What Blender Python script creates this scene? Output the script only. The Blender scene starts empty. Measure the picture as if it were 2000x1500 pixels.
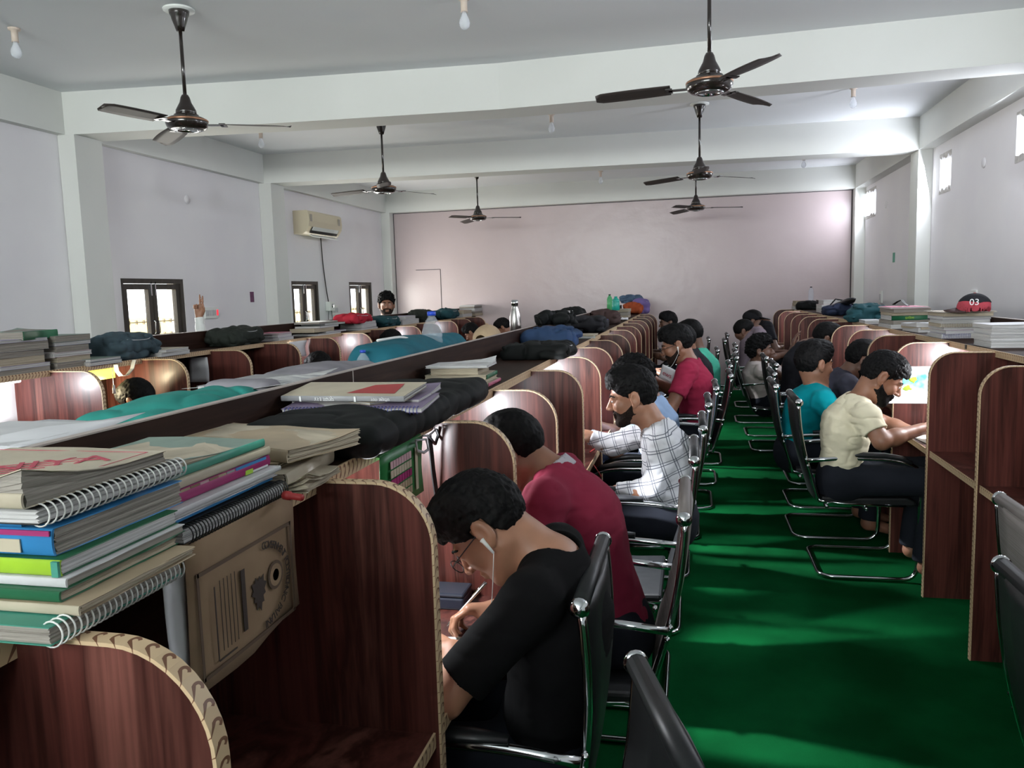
import bpy, math, random
import numpy as np
from mathutils import Vector, Matrix

# ---------------------------------------------------------------- camera, world, exposure
SC = bpy.context.scene
COL = SC.collection
PI = math.pi
F_PX, YAW, PITCH, ROLL, EYE = 1557.62, -0.22400, -0.11370, -0.02830, 1.6
_cy, _sy = math.cos(YAW), math.sin(YAW)
CW = np.array([_sy*math.cos(PITCH), _cy*math.cos(PITCH), math.sin(PITCH)])
_r = np.array([_cy, -_sy, 0.0]); _u = np.cross(_r, CW)
CR = _r*math.cos(ROLL) + _u*math.sin(ROLL)
CU = -_r*math.sin(ROLL) + _u*math.cos(ROLL)
cam_data = bpy.data.cameras.new('camera')
cam = bpy.data.objects.new('camera', cam_data); COL.objects.link(cam)
cam_data.sensor_width = 36.0; cam_data.lens = F_PX/2000*36.0
cam_data.clip_start = 0.02
cam.matrix_world = Matrix([[CR[0], CU[0], -CW[0], 0], [CR[1], CU[1], -CW[1], 0], [CR[2], CU[2], -CW[2], EYE], [0, 0, 0, 1]])
SC.camera = cam

def at(x, y, X=None, Y=None, Z=None):
    """world point seen at photo pixel (x, y) on the plane X=, Y= or Z="""
    d = CW + CR*(x-1000)/F_PX - CU*(y-750)/F_PX
    o = (0, 0, EYE)
    for i, v in enumerate((X, Y, Z)):
        if v is not None:
            t = (v-o[i])/d[i]
            return Vector((d[0]*t, d[1]*t, EYE + d[2]*t))

SC.view_settings.view_transform = 'Standard'
SC.view_settings.look = 'None'
SC.view_settings.gamma = 1
SC.view_settings.use_curve_mapping = False
SC.view_settings.exposure = 0.17

world = bpy.data.worlds.new('daylight'); SC.world = world
world.use_nodes = True
bg = world.node_tree.nodes['Background']
bg.inputs[0].default_value = (0.86, 0.93, 1.0, 1); bg.inputs[1].default_value = 5.0

def area(name, loc, target, sx, sy, power, color=(1, 1, 1), parent=None, spread=None):
    l = bpy.data.lights.new(name, 'AREA'); l.shape = 'RECTANGLE'; l.size = sx; l.size_y = sy
    l.energy = power; l.color = color
    if spread: l.spread = spread
    o = bpy.data.objects.new(name, l); COL.objects.link(o)
    o.location = loc
    o.rotation_euler = (Vector(target)-Vector(loc)).to_track_quat('-Z', 'Y').to_euler()
    if parent: o.parent = parent
    return o
# daylight through the openings of the wall behind the camera
area('daylight_behind', (-2.3, -3.9, 2.55), (-2.3, 0, 5.1), 4.2, .66, 280, (0.95, 1.0, 0.97), spread=math.radians(125))
# daylight through the left windows and the right ventilators
for _y in (6.74, 9.85, 11.65):
    area('daylight_window', (-4.95, _y, 1.5), (0, _y-0.4, 1.9), 0.8, 0.6, 26, (1.0, 0.98, 0.92))
for _y in (3.9, 6.75, 9.1, 12.3):
    area('daylight_ventilator', (2.38, _y, 2.66), (-0.5, _y+0.2, 2.1), 0.5, 0.3, 27 if _y < 12 else 10, (0.86, 0.9, 1.0))

# ---------------------------------------------------------------- mesh helpers
class MB:
    """collects geometry for one mesh object"""
    def __init__(self): self.v = []; self.f = []; self.m = []; self.uv = {}
    def add(self, vs, fs, mi=0):
        b = len(self.v); self.v += [tuple(p) for p in vs]
        self.f += [tuple(b+i for i in f) for f in fs]; self.m += [mi]*len(fs); return b
    def box(self, x0, x1, y0, y1, z0, z1, mi=0, M=None):
        vs = [Vector((x, y, z)) for z in (z0, z1) for y in (y0, y1) for x in (x0, x1)]
        if M is not None: vs = [M @ p for p in vs]
        self.add(vs, [(0,2,3,1),(4,5,7,6),(0,1,5,4),(2,6,7,3),(0,4,6,2),(1,3,7,5)], mi)
    def rings(self, rings, mi=0, caps=True, closed=True):
        n = len(rings[0]); b = len(self.v)
        for r in rings: self.v += [tuple(p) for p in r]
        fs = []
        for i in range(len(rings)-1):
            for j in range(n if closed else n-1):
                k = (j+1) % n
                fs.append((b+i*n+j, b+i*n+k, b+(i+1)*n+k, b+(i+1)*n+j))
        if caps:
            fs.append(tuple(b+j for j in range(n))[::-1]); fs.append(tuple(b+(len(rings)-1)*n+j for j in range(n)))
        self.f += fs; self.m += [mi]*len(fs)
    def tube(self, pts, r, seg=8, mi=0, caps=True, flat=1.0, up=None):
        pts = [Vector(p) for p in pts]; n = len(pts)
        rs = r if isinstance(r, (list, tuple)) else [r]*n
        T = [(pts[min(i+1, n-1)]-pts[max(i-1, 0)]).normalized() for i in range(n)]
        ref = Vector(up) if up is not None else (Vector((0, 0, 1)) if abs(T[0].z) < .9 else Vector((1, 0, 0)))
        N = (ref - T[0]*ref.dot(T[0])).normalized()
        rings = []
        for i in range(n):
            if up is not None: N = (Vector(up) - T[i]*Vector(up).dot(T[i])).normalized()
            else: N = (N - T[i]*N.dot(T[i])).normalized()
            B = T[i].cross(N)
            rings.append([pts[i] + (N*math.cos(2*PI*k/seg)*flat + B*math.sin(2*PI*k/seg))*rs[i] for k in range(seg)])
        self.rings(rings, mi, caps)
    def lathe(self, prof, seg=24, mi=0, c=(0, 0, 0), M=None):
        rings = []
        for r, z in prof:
            ring = [Vector((c[0]+r*math.cos(2*PI*k/seg), c[1]+r*math.sin(2*PI*k/seg), c[2]+z)) for k in range(seg)]
            if M is not None: ring = [M @ p for p in ring]
            rings.append(ring)
        self.rings(rings, mi)
    def prism(self, poly, axis, a0, a1, mi=0):
        """poly in the two other axes (in xyz order), extruded along axis"""
        def P(p, a):
            q = list(p); q.insert(axis, a); return q
        n = len(poly)
        self.add([P(p, a0) for p in poly]+[P(p, a1) for p in poly],
                 [tuple(range(n))[::-1], tuple(range(n, 2*n))]+[(i, (i+1) % n, (i+1) % n+n, i+n) for i in range(n)], mi)
    def build(self, name, mats, parent=None, smooth=False, loc=None, bevel=0, uvs=None):
        me = bpy.data.meshes.new(name); me.from_pydata(self.v, [], self.f)
        if not isinstance(mats, (list, tuple)): mats = [mats]
        for m in mats: me.materials.append(m)
        me.polygons.foreach_set('material_index', self.m)
        if smooth: me.polygons.foreach_set('use_smooth', [True]*len(self.f))
        if uvs is not None:
            lay = me.uv_layers.new(name='uv')
            for p in me.polygons:
                for li, vi in zip(p.loop_indices, p.vertices): lay.data[li].uv = uvs[vi]
        me.validate(); me.update()
        o = bpy.data.objects.new(name, me); COL.objects.link(o)
        if parent: o.parent = parent
        if loc is not None: o.location = loc
        if bevel:
            b = o.modifiers.new('bevel', 'BEVEL'); b.width = bevel; b.segments = 2; b.limit_method = 'ANGLE'
        return o

def empty(name, loc=(0, 0, 0), rz=0.0, rot=None):
    o = bpy.data.objects.new(name, None); COL.objects.link(o); o.location = loc
    o.rotation_euler = rot if rot is not None else (0, 0, rz)
    o.empty_display_size = .1
    return o
def tag(o, label, cat, group=None, kind=None):
    o['label'] = label; o['category'] = cat
    if group: o['group'] = group
    if kind: o['kind'] = kind
    return o
def struct(o, label=None):
    o['kind'] = 'structure'
    if label: o['label'] = label
    return o
KIDS = {}
def copy_tree(o, parent=None):
    c = o.copy(); COL.objects.link(c)
    if parent: c.parent = parent
    for ch in [k for k in bpy.data.objects if k.parent == o]: copy_tree(ch, c)
    return c
def arc(cx, cy, r, a0, a1, n):
    return [(cx+r*math.cos(a0+(a1-a0)*i/n), cy+r*math.sin(a0+(a1-a0)*i/n)) for i in range(n+1)]
def fillet(pts, r, n=6):
    """round the corners of a 3D polyline"""
    pts = [Vector(p) for p in pts]; out = [pts[0]]
    for i in range(1, len(pts)-1):
        a, b, c = pts[i-1], pts[i], pts[i+1]
        rr = min(r, (a-b).length*.49, (c-b).length*.49)
        p, q = b+(a-b).normalized()*rr, b+(c-b).normalized()*rr
        for k in range(n+1):
            t = k/n; out.append(p*(1-t)**2+b*2*t*(1-t)+q*t*t)
    out.append(pts[-1]); return out

# ---------------------------------------------------------------- materials
def mat(name, base=(.5, .5, .5), rough=.5, metal=0.0, **kw):
    m = bpy.data.materials.new(name); m.use_nodes = True
    b = m.node_tree.nodes['Principled BSDF']
    b.inputs['Base Color'].default_value = (*base, 1); b.inputs['Roughness'].default_value = rough
    b.inputs['Metallic'].default_value = metal
    for k, v in kw.items():
        b.inputs[k.replace('_', ' ')].default_value = v
    return m
class NT:
    def __init__(self, m): self.t = m.node_tree; self.b = self.t.nodes['Principled BSDF']
    def n(self, typ, **kw):
        nd = self.t.nodes.new(typ)
        for k, v in kw.items():
            if k.startswith('i_'):
                key = k[2:]; key = int(key) if key.isdigit() else key.replace('_', ' ')
                nd.inputs[key].default_value = v
            else: setattr(nd, k, v)
        return nd
    def l(self, a, ao, b, bi): self.t.links.new(a.outputs[ao], b.inputs[bi])
    def math(self, op, a, b=None, c=None):
        nd = self.n('ShaderNodeMath', operation=op)
        for i, x in enumerate((a, b, c)):
            if x is None: continue
            if isinstance(x, (int, float)): nd.inputs[i].default_value = x
            else: self.t.links.new(x, nd.inputs[i])
        return nd.outputs[0]
    def coords(self, scale=(1, 1, 1), out='Object', rot=(0, 0, 0)):
        tc = self.n('ShaderNodeTexCoord'); mp = self.n('ShaderNodeMapping')
        mp.inputs['Scale'].default_value = scale; mp.inputs['Rotation'].default_value = rot
        self.l(tc, out, mp, 0); return mp
    def noise(self, mp, scale=5, detail=3, rough=.5):
        nd = self.n('ShaderNodeTexNoise'); nd.inputs['Scale'].default_value = scale
        nd.inputs['Detail'].default_value = detail; nd.inputs['Roughness'].default_value = rough
        if mp is not None: self.l(mp, 0, nd, 'Vector')
        return nd
    def ramp(self, src, stops):
        r = self.n('ShaderNodeValToRGB'); e = r.color_ramp.elements
        while len(e) < len(stops): e.new(.5)
        for el, (p, c) in zip(e, stops): el.position = p; el.color = (*c, 1)
        self.t.links.new(src, r.inputs[0]); return r
    def bump(self, src, strength=.2, dist=.01):
        bp = self.n('ShaderNodeBump'); bp.inputs['Strength'].default_value = strength; bp.inputs['Distance'].default_value = dist
        self.t.links.new(src, bp.inputs['Height']); self.l(bp, 0, self.b, 'Normal')
    def color(self, out): self.t.links.new(out, self.b.inputs['Base Color'])

def noisy(name, c1, c2, scale=8, rough=.6, bump=0.0, detail=4, mscale=(1, 1, 1), bdist=.01, lo=.35, hi=.65, **kw):
    m = mat(name, c1, rough, **kw); t = NT(m); mp = t.coords(mscale)
    nz = t.noise(mp, scale, detail)
    t.color(t.ramp(nz.outputs[0], [(lo, c1), (hi, c2)]).outputs[0])
    if bump: t.bump(nz.outputs[0], bump, bdist)
    return m
M = {}
M['wall'] = noisy('wall_paint', (.76, .74, .77), (.80, .785, .80), 1.3, .75, .05)
M['wall_back'] = noisy('back_wall_gloss_paint', (.50, .415, .425), (.55, .46, .47), .9, .30, 0)
t = NT(M['wall_back']); nz = t.noise(t.coords((1, 1, 1)), 6, 5); t.bump(nz.outputs[0], .35, .012)
M['ceiling'] = noisy('ceiling_paint', (.74, .76, .78), (.77, .79, .81), .8, .85)
M['beam'] = noisy('beam_paint', (.66, .67, .64), (.70, .71, .68), 1.0, .8)
M['line'] = mat('dark_seam', (.05, .045, .05), .8)
M['carpet'] = noisy('green_carpet', (.0010, .040, .010), (.0022, .078, .020), 2.2, .95, 0, 6, Specular_IOR_Level=.03)
t = NT(M['carpet']); nz = t.noise(t.coords((1, 1, 1)), 260, 2); t.bump(nz.outputs[0], .5, .004)

def wood(name, dark, mid, light, rough=.36, scale=(9, 5.3, .55), coat=.08):
    m = mat(name, dark, rough, Specular_IOR_Level=.35, Coat_Weight=coat, Coat_Roughness=.15); t = NT(m)
    mp = t.coords(scale)
    n1 = t.noise(mp, 1.0, 5, .62); n1.inputs['Distortion'].default_value = .5
    r = t.ramp(n1.outputs[0], [(.30, dark), (.45, mid), (.55, dark), (.66, light), (.8, mid)])
    mp2 = t.coords((scale[0]*14, scale[1]*14, scale[2]*3)); n2 = t.noise(mp2, 1.0, 3)
    mx = t.n('ShaderNodeMixRGB', blend_type='MULTIPLY'); mx.inputs[0].default_value = .55
    t.l(r, 0, mx, 1); g = t.ramp(n2.outputs[0], [(.3, (.45, .42, .4)), (.7, (1, 1, 1))]); t.l(g, 0, mx, 2)
    t.color(mx.outputs[0]); return m
M['wood'] = wood('mahogany_laminate', (.045, .013, .010), (.130, .038, .030), (.185, .068, .053))
M['walnut'] = wood('walnut_board', (.024, .010, .0065), (.036, .016, .010), (.046, .022, .015), .6, (6, .5, 14), .0)
NT(M['walnut']).b.inputs['Specular IOR Level'].default_value = .12
def edging_mat():
    m = mat('printed_edge_band', (.55, .40, .24), .5); t = NT(m)
    uv = t.n('ShaderNodeUVMap'); uv.uv_map = 'uv'; sp = t.n('ShaderNodeSeparateXYZ'); t.l(uv, 0, sp, 0)
    u, v = sp.outputs[0], sp.outputs[1]
    # a curled comma every 2.1 cm: part of a ring plus a slanting tail
    fu = t.math('FRACT', t.math('MULTIPLY', u, 1/.021))
    dx = t.math('SUBTRACT', fu, .52); dv = t.math('MULTIPLY', t.math('SUBTRACT', v, .60), .85)
    rr = t.math('SQRT', t.math('ADD', t.math('MULTIPLY', dx, dx), t.math('MULTIPLY', dv, dv)))
    ring = t.math('MULTIPLY', t.math('LESS_THAN', t.math('ABSOLUTE', t.math('SUBTRACT', rr, .20)), .08), t.math('GREATER_THAN', t.math('ADD', dx, t.math('MULTIPLY', dv, .9)), -.08))
    tl = t.math('ABSOLUTE', t.math('ADD', t.math('SUBTRACT', v, .42), t.math('MULTIPLY', t.math('SUBTRACT', fu, .62), -.75)))
    tail = t.math('MULTIPLY', t.math('LESS_THAN', tl, t.math('MULTIPLY', fu, .2)), t.math('LESS_THAN', fu, .74))
    k = t.math('MAXIMUM', ring, tail)
    mx = t.n('ShaderNodeMixRGB'); mx.inputs[1].default_value = (.56, .41, .25, 1); mx.inputs[2].default_value = (.16, .07, .035, 1)
    t.t.links.new(k, mx.inputs[0]); t.color(mx.outputs[0]); return m
M['edge'] = edging_mat()
M['chrome'] = mat('chrome', (.62, .64, .66), .12, 1.0)
M['leather'] = noisy('black_leather', (.007, .008, .009), (.011, .012, .013), 40, .45, .1, bdist=.002, Specular_IOR_Level=.35)
M['black_plastic'] = mat('black_plastic', (.015, .016, .018), .35)
M['mesh_grey'] = noisy('grey_ribbed_mesh', (.16, .14, .13), (.24, .21, .2), 3, .6, 0, 2, (1, 1, 60))
M['fan'] = mat('fan_dark_brown_enamel', (.018, .013, .011), .22, 0, Coat_Weight=.5)
M['blade'] = mat('fan_blade_brown', (.05, .04, .036), .6)
M['copper'] = mat('fan_copper_ring', (.45, .24, .15), .35, .8)
M['white_enamel'] = mat('white_enamel', (.75, .77, .74), .4)
M['winframe'] = noisy('dark_window_frame', (.035, .028, .022), (.055, .045, .036), 20, .5, 0, 3, (1, 1, .2))
M['pale_grille'] = mat('pale_grille_paint', (.55, .45, .30), .6)
M['steel'] = noisy('brushed_steel', (.5, .48, .46), (.62, .6, .58), 2, .28, 0, 2, (60, 60, .5), metal=1.0)
M['led'] = mat('lamp_tube_lit', (1, 1, 1), .5); NT(M['led']).b.inputs['Emission Color'].default_value = (.95, .97, 1, 1); NT(M['led']).b.inputs['Emission Strength'].default_value = 6
M['led_warm'] = mat('lamp_shade_lit_yellow', (1, .9, .3), .5); NT(M['led_warm']).b.inputs['Emission Color'].default_value = (1, .86, .12, 1); NT(M['led_warm']).b.inputs['Emission Strength'].default_value = 1.6
def glass(name, tint=(1, 1, 1), alpha=.3, rough=.05):
    m = mat(name, tint, rough); t = NT(m)
    tr = t.n('ShaderNodeBsdfTransparent'); tr.inputs[0].default_value = (*tint, 1)
    mx = t.n('ShaderNodeMixShader'); mx.inputs[0].default_value = alpha
    out = t.t.nodes['Material Output']
    t.t.links.new(tr.outputs[0], mx.inputs[1]); t.t.links.new(t.b.outputs[0], mx.inputs[2]); t.t.links.new(mx.outputs[0], out.inputs[0])
    return m
M['pane'] = glass('window_pane_glass', (1, 1, 1), .06)
M['bulb'] = glass('clear_bulb_glass', (.95, .97, 1), .35)

# ---------------------------------------------------------------- room shell
XL, XR, YF, YB, ZC = -5.01, 2.45, -4.0, 12.77, 3.3
b = MB(); b.box(XL-.2, XR+.2, YF-.2, YB+.2, -.1, 0); struct(b.build('floor', M['carpet']), 'green carpet covering the whole floor')
b = MB(); b.box(XL-.2, XR+.2, YF-.2, YB+.2, ZC, ZC+.15); struct(b.build('ceiling', M['ceiling']))

def wall_x(name, X0, X1, holes, mt):
    """wall slab between X0 and X1 with rectangular holes (y0,y1,z0,z1)"""
    b = MB(); ys = sorted({YF, YB} | {h[0] for h in holes} | {h[1] for h in holes})
    for y0, y1 in zip(ys, ys[1:]):
        hs = [h for h in holes if h[0] <= y0+1e-6 and h[1] >= y1-1e-6]
        if not hs: b.box(X0, X1, y0, y1, 0, ZC)
        else: b.box(X0, X1, y0, y1, 0, hs[0][2]); b.box(X0, X1, y0, y1, hs[0][3], ZC)
    return struct(b.build(name, mt))
LW = [(6.28, 7.2), (9.43, 10.2), (11.2, 12.08)]   # left windows along Y
wall_x('wall_left', XL-.2, XL, [(a, c, .75, 1.83) for a, c in LW], M['wall'])
RV = [(3.5, 4.3, 2.5, 2.86), (6.25, 7.06, 2.5, 2.86), (8.66, 9.03, 2.48, 2.85), (11.93, 12.64, 2.52, 2.9)]
wall_x('wall_right', XR, XR+.2, RV, M['wall'])
b = MB(); b.box(XL-.2, XR+.2, YB, YB+.2, 0, ZC); struct(b.build('wall_back', M['wall_back']))
b = MB()
b.box(XL-.2, XR+.2, YF-.2, YF, 0, 2.2); b.box(XL-.2, XR+.2, YF-.2, YF, 2.9, ZC)
b.box(XL-.2, -4.5, YF-.2, YF, 2.2, 2.9); b.box(-.1, XR+.2, YF-.2, YF, 2.2, 2.9)
struct(b.build('wall_front', M['wall']))
# cross beams, slightly out of line like the hand-plastered originals
def beam(name, pts, w, z0=2.967):
    b = MB(); n = len(pts)
    vs = [(x, y, z0) for x, y in pts]+[(x, y, ZC+.02) for x, y in pts]+[(x, y+w, z0) for x, y in pts]+[(x, y+w, ZC+.02) for x, y in pts]
    fs = []
    for i in range(n-1):
        a, c, d, e = i, i+n, i+2*n, i+3*n
        fs += [(a, a+1, c+1, c), (d, e, e+1, d+1), (a, d, d+1, a+1), (c, c+1, e+1, e)]
    fs += [(0, n, 3*n, 2*n), (n-1, 3*n-1, 4*n-1, 2*n-1)]
    b.add(vs, fs); return struct(b.build(name, M['beam']))
beam('trim_1', [(-4.99, 5.67), (-3.2, 5.86), (-1.4, 6.0), (.4, 5.93), (2.44, 5.86)], .32)
beam('trim_2', [(-4.99, 8.76), (-3.2, 8.92), (-1.4, 9.02), (.5, 9.14), (2.44, 9.28)], .32)
beam('trim_3', [(-4.99, 12.62), (-1.4, 12.62), (2.44, 12.62)], .14)
# wall beams along the side walls and the columns under the cross beams
b = MB(); b.box(XL+.001, -4.93, YF, YB, 2.97, ZC); struct(b.build('trim_4', M['beam']))
b = MB(); b.box(2.31, XR-.001, YF, YB, 2.965, ZC); struct(b.build('trim_5', M['beam']))
k = 6
for x0, x1, y0 in ((XL+.002, -4.85, 5.68), (XL+.002, -4.85, 8.77), (2.33, XR-.002, 5.86), (2.31, XR-.002, 9.28), (XL+.002, -4.86, 12.6), (2.31, XR-.002, 12.6)):
    b = MB(); b.box(x0, x1, y0, y0+(.31 if y0 < 12 else .168), 0, 2.968); struct(b.build('trim_%d' % k, M['beam'])); k += 1
# thin dark seam round the glossy panel of the back wall, and the panel joint on its left
b = MB(); y0, y1 = YB-.006, YB-.001
for x0, x1, z0, z1 in ((-4.86, 2.31, 2.958, 2.968), (-4.862, -4.85, 0, 2.96), (2.288, 2.302, .0, 2.96)): b.box(x0, x1, y0-.06*0, y1, z0, z1)
p = at(860, 526, Y=YB); b.box(-4.5, p.x, y0, y1, p.z-.004, p.z+.004); b.box(p.x-.004, p.x+.004, y0, y1, .9, p.z)
struct(b.build('trim_12', M['line']))

# ---------------------------------------------------------------- left windows
M['yellow_wall'] = mat('sunlit_yellow_wall', (.85, .66, .28), .9)
for i, (a, c) in enumerate(LW):
    w = empty('window_%d' % (i+1), (XL-.06, (a+c)/2, .75)); struct(w, 'dark-framed two-leaf window, the %s along the left wall' % ('nearest', 'middle one', 'farthest')[i])
    h, z1 = (c-a)/2, 1.08
    b = MB(); f = .045
    b.box(-.03, .05, -h, -h+f, 0, z1); b.box(-.03, .05, h-f, h, 0, z1); b.box(-.03, .05, -h+f, h-f, z1-f, z1); b.box(-.03, .05, -h+f, h-f, 0, f)
    b.build('window_frame', M['winframe'], w)
    for s in (-1, 1):
        b = MB(); y0, y1 = sorted((s*.006, s*(h-f-.004))); g = .055
        b.box(-.01, .035, y0, y0+g, f+.004, z1-f-.004); b.box(-.01, .035, y1-g, y1, f+.004, z1-f-.004)
        b.box(-.01, .035, y0+g, y1-g, f+.004, f+g); b.box(-.01, .035, y0+g, y1-g, z1-f-g, z1-f-.004)
        lf = b.build('window_leaf', M['winframe'], w)
        b = MB(); b.box(.008, .012, y0+g, y1-g, f+g, z1-f-g); b.build('pane', M['pane'], lf)
        b = MB(); yy = s*.03; b.box(.035, .05, yy-.008, yy+.008, z1-.16, z1-.03); b.build('bolt', M['chrome'], lf)
        b = MB(); b.tube(fillet([(.035, yy, .56), (.065, yy, .56), (.065, yy, .68), (.035, yy, .68)], .015), .006, 6); b.build('window_handle', M['chrome'], lf, True)
    b = MB()
    for zz in (.12+.55, .12+.42):
        b.tube([(-.09, -h, zz), (-.09, h, zz)], .006, 6)
        for q in range(9):
            yy = -h+h*2*(q+.5)/9; b.box(-.10, -.08, yy-.006, yy+.006, zz-.02, zz+.02)
    b.build('window_grille', M['pale_grille'], w)
b = MB(); b.box(-9.3, -9.2, -2, 22, -.2, 1.35); yw = b.build('boundary_wall', M['yellow_wall']); struct(yw); yw.name = 'wall_outside'
b = MB(); b.box(-16, XL-.25, -4, 24, -.3, -.2); g = struct(b.build('ground_outside', M['yellow_wall'])); g.name = 'floor_outside'
# ventilator openings on the right: crumbly plaster rims
random.seed(3)
M['plaster_rim'] = noisy('broken_plaster', (.45, .43, .42), (.6, .58, .56), 30, .95, .5)
for i, (a, c, z0, z1) in enumerate(RV):
    b = MB()
    def rag(n, y0, y1, zz, sgn):
        pts = []
        for q in range(n+1):
            pts.append((y0+(y1-y0)*q/n, zz+sgn*random.uniform(.004, .05)))
        return pts
    top = rag(12, a, c, z1, -1)
    for (ya, za), (yb, zb) in zip(top, top[1:]): b.add([(XR-.004, ya, z1+.012), (XR-.004, yb, z1+.012), (XR-.004, yb, zb), (XR-.004, ya, za), (XR+.05, ya, z1+.01), (XR+.05, yb, z1+.01), (XR+.05, yb, zb), (XR+.05, ya, za)], [(0,3,2,1),(4,5,6,7),(3,7,6,2),(0,1,5,4),(0,4,7,3),(1,2,6,5)])
    lo = rag(12, a, c, z0, 1)
    for (ya, za), (yb, zb) in zip(lo, lo[1:]): b.add([(XR-.004, ya, z0-.012), (XR-.004, yb, z0-.012), (XR-.004, yb, zb), (XR-.004, ya, za), (XR+.05, ya, z0-.01), (XR+.05, yb, z0-.01), (XR+.05, yb, zb), (XR+.05, ya, za)], [(0,1,2,3),(4,7,6,5),(3,2,6,7),(0,4,5,1),(0,3,7,4),(1,5,6,2)])
    o = b.build('window_%d' % (4+i), M['plaster_rim']); struct(o, ('bright ventilator opening above the camera side of the right wall', 'bright ventilator opening cut by the right edge of the photo', 'glaring ventilator opening beside the right column', 'small bright ventilator opening nearest the far wall')[i])

# ---------------------------------------------------------------- cubicle rows
ZS, ZT, ZD, TH = 1.253, 1.376, .755, .018
def strip_edge(path, w, normals, parent, name='edge_band', t=.0025):
    """thin printed band swept along path; path in world coords, w = width vector, normals = outward unit vectors"""
    b = MB(); uv = []; u = 0
    w = Vector(w); n = len(path); wl = w.length
    prev = None
    for p, nn in zip(path, normals):
        p = Vector(p); nn = Vector(nn)
        if prev is not None: u += (p-prev).length
        prev = p
        for q, vv in ((p-w*.5-w.normalized()*.001-nn*.002, 0), (p-w*.5-w.normalized()*.001+nn*t, .06), (p+w*.5+w.normalized()*.001+nn*t, .94), (p+w*.5+w.normalized()*.001-nn*.002, 1)):
            b.v.append(tuple(q)); uv.append((u, vv))
    for i in range(n-1):
        for j in range(3):
            b.f.append((i*4+j, i*4+j+1, (i+1)*4+j+1, (i+1)*4+j)); b.m.append(0)
    return b.build(name, M['edge'], parent, uvs=uv)

def side(row, xb, xlip, xp, y0, st, n, sgn, yend, ystart):
    """one side of a row: sgn = +1 faces +X, -1 faces -X"""
    # shelf on top
    b = MB(); x0, x1 = sorted((xb, xlip)); b.box(x0, x1, ystart, yend, ZS-.018, ZS)
    b.build('shelf', M['walnut'], row)
    ys = np.arange(ystart, yend+.001, .35)
    strip_edge([(xlip, y, ZS-.012) for y in ys], (0, 0, .030), [(sgn, 0, 0)]*len(ys), row, 'shelf_edge_band')
    # worktop
    b = MB(); x0, x1 = sorted((xb, xp-sgn*.012)); b.box(x0, x1, ystart, yend, ZD-.02, ZD)
    b.build('worktop', M['wood'], row)
    strip_edge([(xp-sgn*.012, y, ZD-.012) for y in ys], (0, 0, .028), [(sgn, 0, 0)]*len(ys), row, 'worktop_edge_band')
    r = .115
    for k in range(n):
        y = y0+k*st
        if y > yend: break
        # outline in X,Z: along the desk edge up, round, back to the shelf
        cx, cz = xp-sgn*r, ZS-.004-r*1.05
        curve = [(cx+sgn*r*math.cos(a), cz+r*1.05*math.sin(a)) for a in [PI/2*i/10 for i in range(11)]]
        path = [(xp, 0.0), (xp, .35), (xp, ZD)]+curve+[(xlip, ZS-.004)]
        poly = [(xb, 0)]+path+[(xlip, ZS-.019), (xb, ZS-.019)]
        b = MB(); b.prism(poly, 1, y-TH/2, y+TH/2)
        pt = b.build('partition', M['wood'], row)
        nr = [(sgn, 0, 0)]*3+[(sgn*math.cos(PI/2*i/10), 0, math.sin(PI/2*i/10)) for i in range(11)]+[(0, 0, 1)]
        strip_edge([(x, y, z) for x, z in path], (0, TH+.004, 0), nr, pt)
def backboard(row, x, y0, y1, joints=()):
    b = MB(); b.box(x-TH/2, x+TH/2, y0, y1, .08, ZT); o = b.build('backboard', M['walnut'], row)
    b = MB(); b.box(x-TH/2-.001, x+TH/2+.001, y0, y1, ZT, ZT+.003)
    b.build('backboard_edge', M['pale_edge'], row)
    for j in joints:
        b = MB(); b.box(x+TH/2, x+TH/2+.0015, j-.002, j+.002, ZS, ZT); b.build('board_joint', M['pale_edge'], row)
M['pale_edge'] = mat('pale_edge_tape', (.42, .36, .33), .5)
XA, XALIP, XAP, YA0, STA = -1.03, -.711, -.477, .689, .705
rowA = tag(empty('study_cubicle_row', (0, 0, 0)), 'double-sided dark wood cubicle row left of the green aisle, nearest the camera', 'desk', 'rows of study cubicles')
YS = -.05
backboard(rowA, XA, YS, 11.97, (at(690, 740, X=XA+.01).y, 5.6, 8.1))
side(rowA, XA+TH/2, XALIP, XAP, YA0-STA, STA, 17, 1, 11.97, YS)
side(rowA, XA-TH/2, XA-.31, -1.57, YA0-STA+.2, STA, 17, -1, 11.97, YS)
XB, XBLIP, XBP, YB0, STB = -3.64, -3.365, -3.05, 3.62, .735
rowB = tag(empty('study_cubicle_row', (0, 0, 0)), 'dark wood cubicle row standing along the windowed left wall', 'desk', 'rows of study cubicles')
backboard(rowB, XB, .5, 12.3)
side(rowB, XB+TH/2, XBLIP, XBP, YB0-4*STB, STB, 16, 1, 12.3, .5)
XD, XDLIP, XDP, YD0, STD = 1.745, 1.433, 1.143, 3.567, .713
rowD = tag(empty('study_cubicle_row', (0, 0, 0)), 'dark wood cubicle row on the right of the green aisle', 'desk', 'rows of study cubicles')
backboard(rowD, XD, .6, 12.2)
side(rowD, XD-TH/2, XDLIP, XDP, YD0-4*STD, STD, 17, -1, 12.2, .6)
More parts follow.
